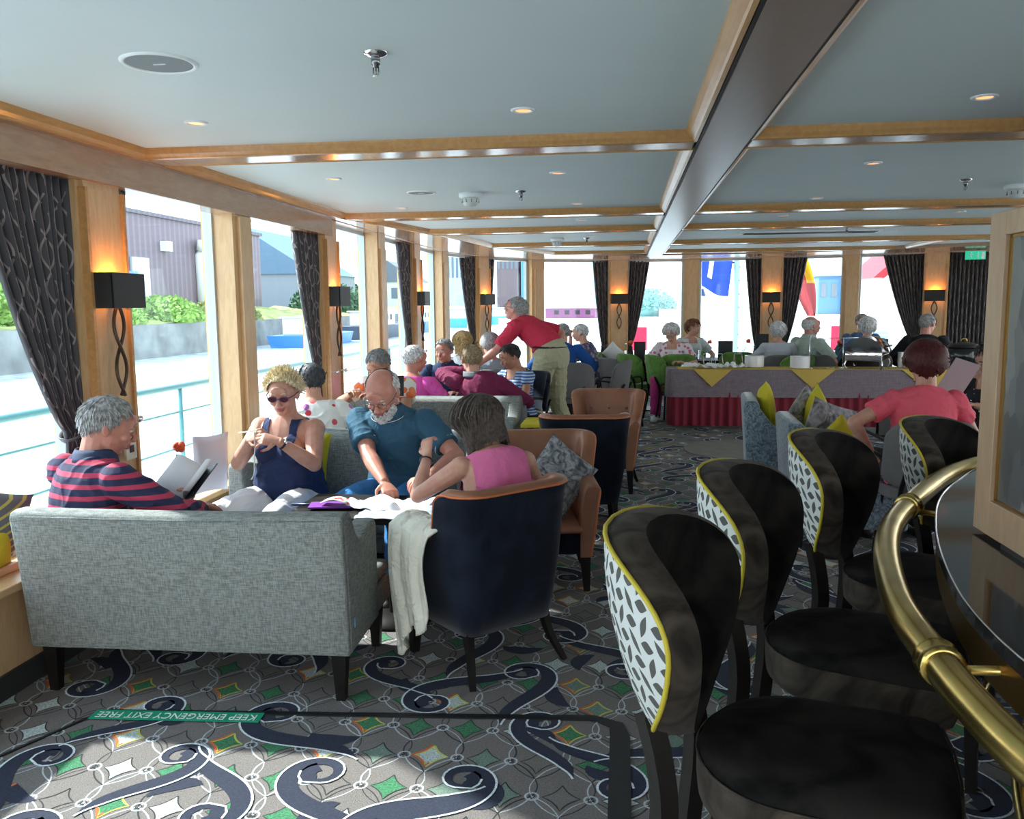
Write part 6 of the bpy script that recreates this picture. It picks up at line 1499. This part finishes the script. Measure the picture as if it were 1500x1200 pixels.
P('tall man in a red polo and khaki trousers, leaning over the table', (-.75, 8.92, 0), 68, stand=True, lean=55, yaw=5, pitch=-16, s=1.08, fat=1.08, vox=.006, L=(-.46, .66, .92), Lh=(-.3, -.2, -1), R=(.22, .02, 1.02), Rh=(1, -1, 0), shirt=rd, collar=rd, sleeve=.25, hair=('short', 'h_grey'), nhair=420, glasses='thin', belt='black',
  trousers=cloth('khaki_trousers', (.42, .41, .27), .7, 7), seed=29, skinm='skin_red', feet=[(-.14, .12, .07), (.14, -.14, .07)], twist=0)
P('guest in a royal blue fleece beyond the standing man', (-.80, 10.62, 0), -10, seat=.45, lean=18, yaw=20, pitch=20, s=1.02, fat=1.12, vox=.009, shirt=cloth('royal_blue_fleece', (.012, .075, .28)), sleeve=.5, hair=('short', 'h_grey'), nhair=200, trousers='h_dark', seed=30)
P('white-haired woman in a plaid shirt, chin on hand, facing left', (-.42, 11.75, 0), 78, seat=.45, lean=18, yaw=5, pitch=10, s=.97, fem=True, vox=.008, R=(.04, .34, 1.10), Rh=(.4, .2, -1), L=(-.1, .35, .80), Rhand=((0, .1, 1), (0, -1, 0), 1.), shirt=spots('plaid_shirt', (.10, .08, .16), [(.35, .25, .3), (.03, .05, .15), (.3, .3, .4)], 22, .5), sleeve=.2, neck='scoop',
  hair=('short', 'h_white'), nhair=300, trousers='h_dark', seed=31)
P('white-haired woman with glasses in a pink floral blouse at the stern', (.66, 11.72, 0), 170, seat=.45, lean=10, yaw=-8, pitch=30, s=.98, fem=True, fat=1.1, vox=.007, shirt=spots('rose_blouse', (.74, .66, .70), [(.65, .10, .16), (.5, .15, .25), (.2, .25, .45)], 16, .32), sleeve=.20, neck='scoop', glasses='thin', hair=('wavy', 'h_white'), nhair=320, trousers=cloth('fuchsia_skirt', (.5, .05, .22)), shoes='white', seed=32,
  L=(-.12, .34, .78), R=(.14, .34, .78))
P('brown-haired guest in a white and teal top behind the rose blouse', (.98, 13.15, 0), 200, seat=.45, lean=6, yaw=30, pitch=10, s=.98, fem=True, vox=.009, shirt=cloth('white_teal_top', (.60, .68, .68)), sleeve=.2, neck='scoop', hair=('wavy', hairmat('chestnut_hair', (.16, .06, .03))), nhair=220, trousers='h_dark', seed=33)
P('guest with straight white hair in a pale shirt behind the buffet', (2.02, 11.62, 0), 0, seat=.45, lean=2, yaw=-10, pitch=6, s=.96, fem=True, vox=.008, shirt=cloth('pale_grey_shirt', (.48, .52, .58)), sleeve=.4, neck='scoop', hair=('wavy', 'h_white'), nhair=240, trousers='h_dark', seed=34)
P('balding man in a pale green shirt in profile facing right', (2.40, 11.68, 0), -55, seat=.46, lean=4, yaw=-20, pitch=2, s=1.04, fat=1.1, vox=.007, shirt=cloth('pale_green_shirt', (.42, .50, .44)), collar=mat('pale_green_collar', (.42, .5, .44), .8), sleeve=.26, hair=('fringe', 'h_white'), nhair=180, trousers='h_dark', seed=35, skinm='skin_red')
P('guest with fluffy white hair behind the chafing dish', (3.20, 11.75, 0), 5, seat=.47, lean=4, pitch=4, s=1.0, vox=.009, shirt=cloth('steel_blue_shirt', (.10, .17, .27)), sleeve=.3, hair=('wavy', 'h_white'), nhair=240, trousers='h_dark', seed=36, collar=None)
P('grey-haired guest in blue facing the camera, beyond the chafing dish', (3.42, 12.95, 0), 180, seat=.47, lean=0, pitch=4, s=1.04, vox=.009, shirt=cloth('denim_shirt', (.08, .15, .26)), sleeve=.3, hair=('short', 'h_grey'), nhair=160, trousers='h_dark', seed=37)
P('balding man in a black sweater behind the buffet, at the right', (3.85, 11.55, 0), -15, seat=.48, lean=6, yaw=-35, pitch=8, s=1.05, fat=1.12, vox=.007, shirt=cloth('black_sweater', (.012, .013, .016)), sleeve=.5, hair=('receding', 'h_grey'), nhair=260, glasses='thin', trousers='h_dark', seed=38, skinm='skin_red')
cr = cloth('coral_top', (.78, .12, .17), .5)
P('woman with dark red hair and a coral T-shirt, back turned', (1.74, 5.22, 0), -2, seat=.44, lean=10, side=5, yaw=-6, pitch=18, s=.99, fem=True, fat=1.06, vox=.0055, L=(-.25, .10, .64), Lh=(-1.2, -.5, .1), R=(.22, .40, .70), shirt=cr, sleeve=.16, neck='polo', hair=('big', 'h_red'), nhair=1100, trousers=cloth('dark_slacks', (.03, .03, .04)), seed=39)
dining_chair((1.74, 4.98), -.02, 'grey_felt', 'low dark chair under the woman in coral', None)
P('person in a black and white polka-dot top holding a pink card, beside the partition', (2.76, 6.75, 0), 140, seat=.44, lean=16, yaw=10, pitch=30, s=.97, fem=True, fat=1.05, vox=.0065, shirt=spots('polka_dot', (.012, .012, .016), [(.8, .8, .8)], 26, .16), sleeve=.20, neck='scoop', R=(.36, .36, .92), Rh=(.4, -.2, -1), L=(.0, .38, .80), hair=('short', 'h_dark'), nhair=240, trousers='h_dark', seed=40)
m = MB(); m.box((-.10, -.004, -.13), (.10, .004, .13)); o = m.build('card', mat('dusty_pink_card', (.42, .30, .32), .7)); o.location = (2.30, 6.22, 1.02); o.rotation_euler = (.4, .3, .3); tag(o, 'dusty pink card held above the coral shoulder', 'card')
papers((2.42, 6.1, .625), (.5, .4, .02), 'paper', 'white paper on the table beside the partition')
dining_chair((2.95, 7.05), PI, 'grey_felt', 'dark chair under the person in polka dots', None)
dining_chair((-1.85, 9.02), PI, 'grey_felt', 'chair under the man in navy polo', None); dining_chair((-.86, 8.52), PI*.75, 'navy', 'dark chair under the woman in blue stripes', None)
dining_chair((-1.35, 8.75), .3, 'grey_felt', 'chair under the guest with curly grey hair', None); dining_chair((-1.82, 9.30), .3, 'grey_felt', 'chair under the woman with long blonde hair', None)
dining_chair((-.40, 12.0), 2.0, 'green_velvet', 'green chair under the woman in plaid', G1); dining_chair((.66, 12.0), PI, 'green_velvet', 'green chair under the woman in the pink floral blouse', G1)
dining_chair((1.0, 13.42), PI, 'green_velvet', 'green chair under the brown-haired guest', G1); dining_chair((3.2, 11.45), 0, 'grey_felt', 'grey chair behind the chafing dish', G2); dining_chair((3.42, 13.25), PI, 'green_velvet', 'green chair under the guest in denim', G1); dining_chair((3.85, 11.3), -.2, 'grey_felt', 'grey chair under the man in black', G2)

# ------------------------------------------------------------------ camera, light
cam = bpy.data.cameras.new('camera'); co = bpy.data.objects.new('camera', cam); COL.objects.link(co); S.camera = co
R = [[0.9913576362518287, 0.007567540192399474, -0.13096858165462083], [0.13090085856700243, -0.1229674731993053, 0.9837397855944424], [-0.008660385188217233, -0.9923818483176798, -0.12289534107514882]]
mw = Matrix.Identity(4)
for i in range(3): mw[i][0] = R[i][0]; mw[i][1] = -R[i][1]; mw[i][2] = -R[i][2]
mw = mw.to_3x3().to_quaternion().to_matrix().to_4x4(); mw.translation = (0, 0, 1.55); co.matrix_world = mw
cam.sensor_width = 36; cam.lens = 1240/1500*36; cam.clip_start = .05; cam.clip_end = 1000

w = bpy.data.worlds.new('sky'); S.world = w; w.use_nodes = True; t = w.node_tree; bg = t.nodes['Background']
tc = N(t, 'ShaderNodeTexCoord'); sp = N(t, 'ShaderNodeSeparateXYZ'); t.links.new(tc.outputs['Generated'], sp.inputs[0])
t.links.new(ramp(t, sp.outputs[2], [(0, (.80, .86, .90)), (.15, (.95, .98, 1)), (.5, (.70, .84, 1))]), bg.inputs[0]); bg.inputs[1].default_value = 2.3
sun = bpy.data.lights.new('sun', 'SUN'); sun.energy = 6.5; sun.angle = .03; sun.color = (1, .95, .86); so_ = bpy.data.objects.new('sun', sun); COL.objects.link(so_)
so_.rotation_euler = V((-.80, .26, .72)).to_track_quat('Z', 'Y').to_euler()
# light portals in the window openings guide daylight in
def portal(c, n, w_, h_):
    l = bpy.data.lights.new('daylight_portal', 'AREA'); l.shape = 'RECTANGLE'; l.size = w_; l.size_y = h_; l.cycles.is_portal = True
    o = bpy.data.objects.new('daylight_portal', l); COL.objects.link(o); o.location = c; o.rotation_euler = V(n).to_track_quat('-Z', 'Y').to_euler()
portal((-2.67, 5.2, 1.36), (1, 0, 0), 1.8, 16.) if False else None
l = bpy.data.lights.new('daylight_portal', 'AREA'); 
bpy.data.lights.remove(l)
for c, rot, sx, sy in (((-2.68, 4.5, 1.37), (0, -PI/2, 0), 1.8, 15.), ((1.6, 14.75, 1.37), (PI/2*1, 0, 0), 8.5, 1.8), ((6.15, 5, 1.35), (0, PI/2, 0), 1.85, 16.), ((1.6, -3.15, 1.35), (-PI/2, 0, 0), 8.0, 1.9)):
    l = bpy.data.lights.new('daylight_portal', 'AREA'); l.shape = 'RECTANGLE'; l.size = sx; l.size_y = sy; l.cycles.is_portal = True
    o = bpy.data.objects.new('daylight_portal', l); COL.objects.link(o); o.location = c; o.rotation_euler = rot
S.view_settings.view_transform = 'Standard'; S.view_settings.look = 'None'; S.view_settings.gamma = 1; S.view_settings.use_curve_mapping = False
S.view_settings.exposure = .95
S.cycles.use_denoising = True; S.cycles.max_bounces = 8; S.cycles.diffuse_bounces = 5; S.cycles.transparent_max_bounces = 12; S.cycles.sample_clamp_indirect = 8
S.cycles.caustics_reflective = False; S.cycles.caustics_refractive = False
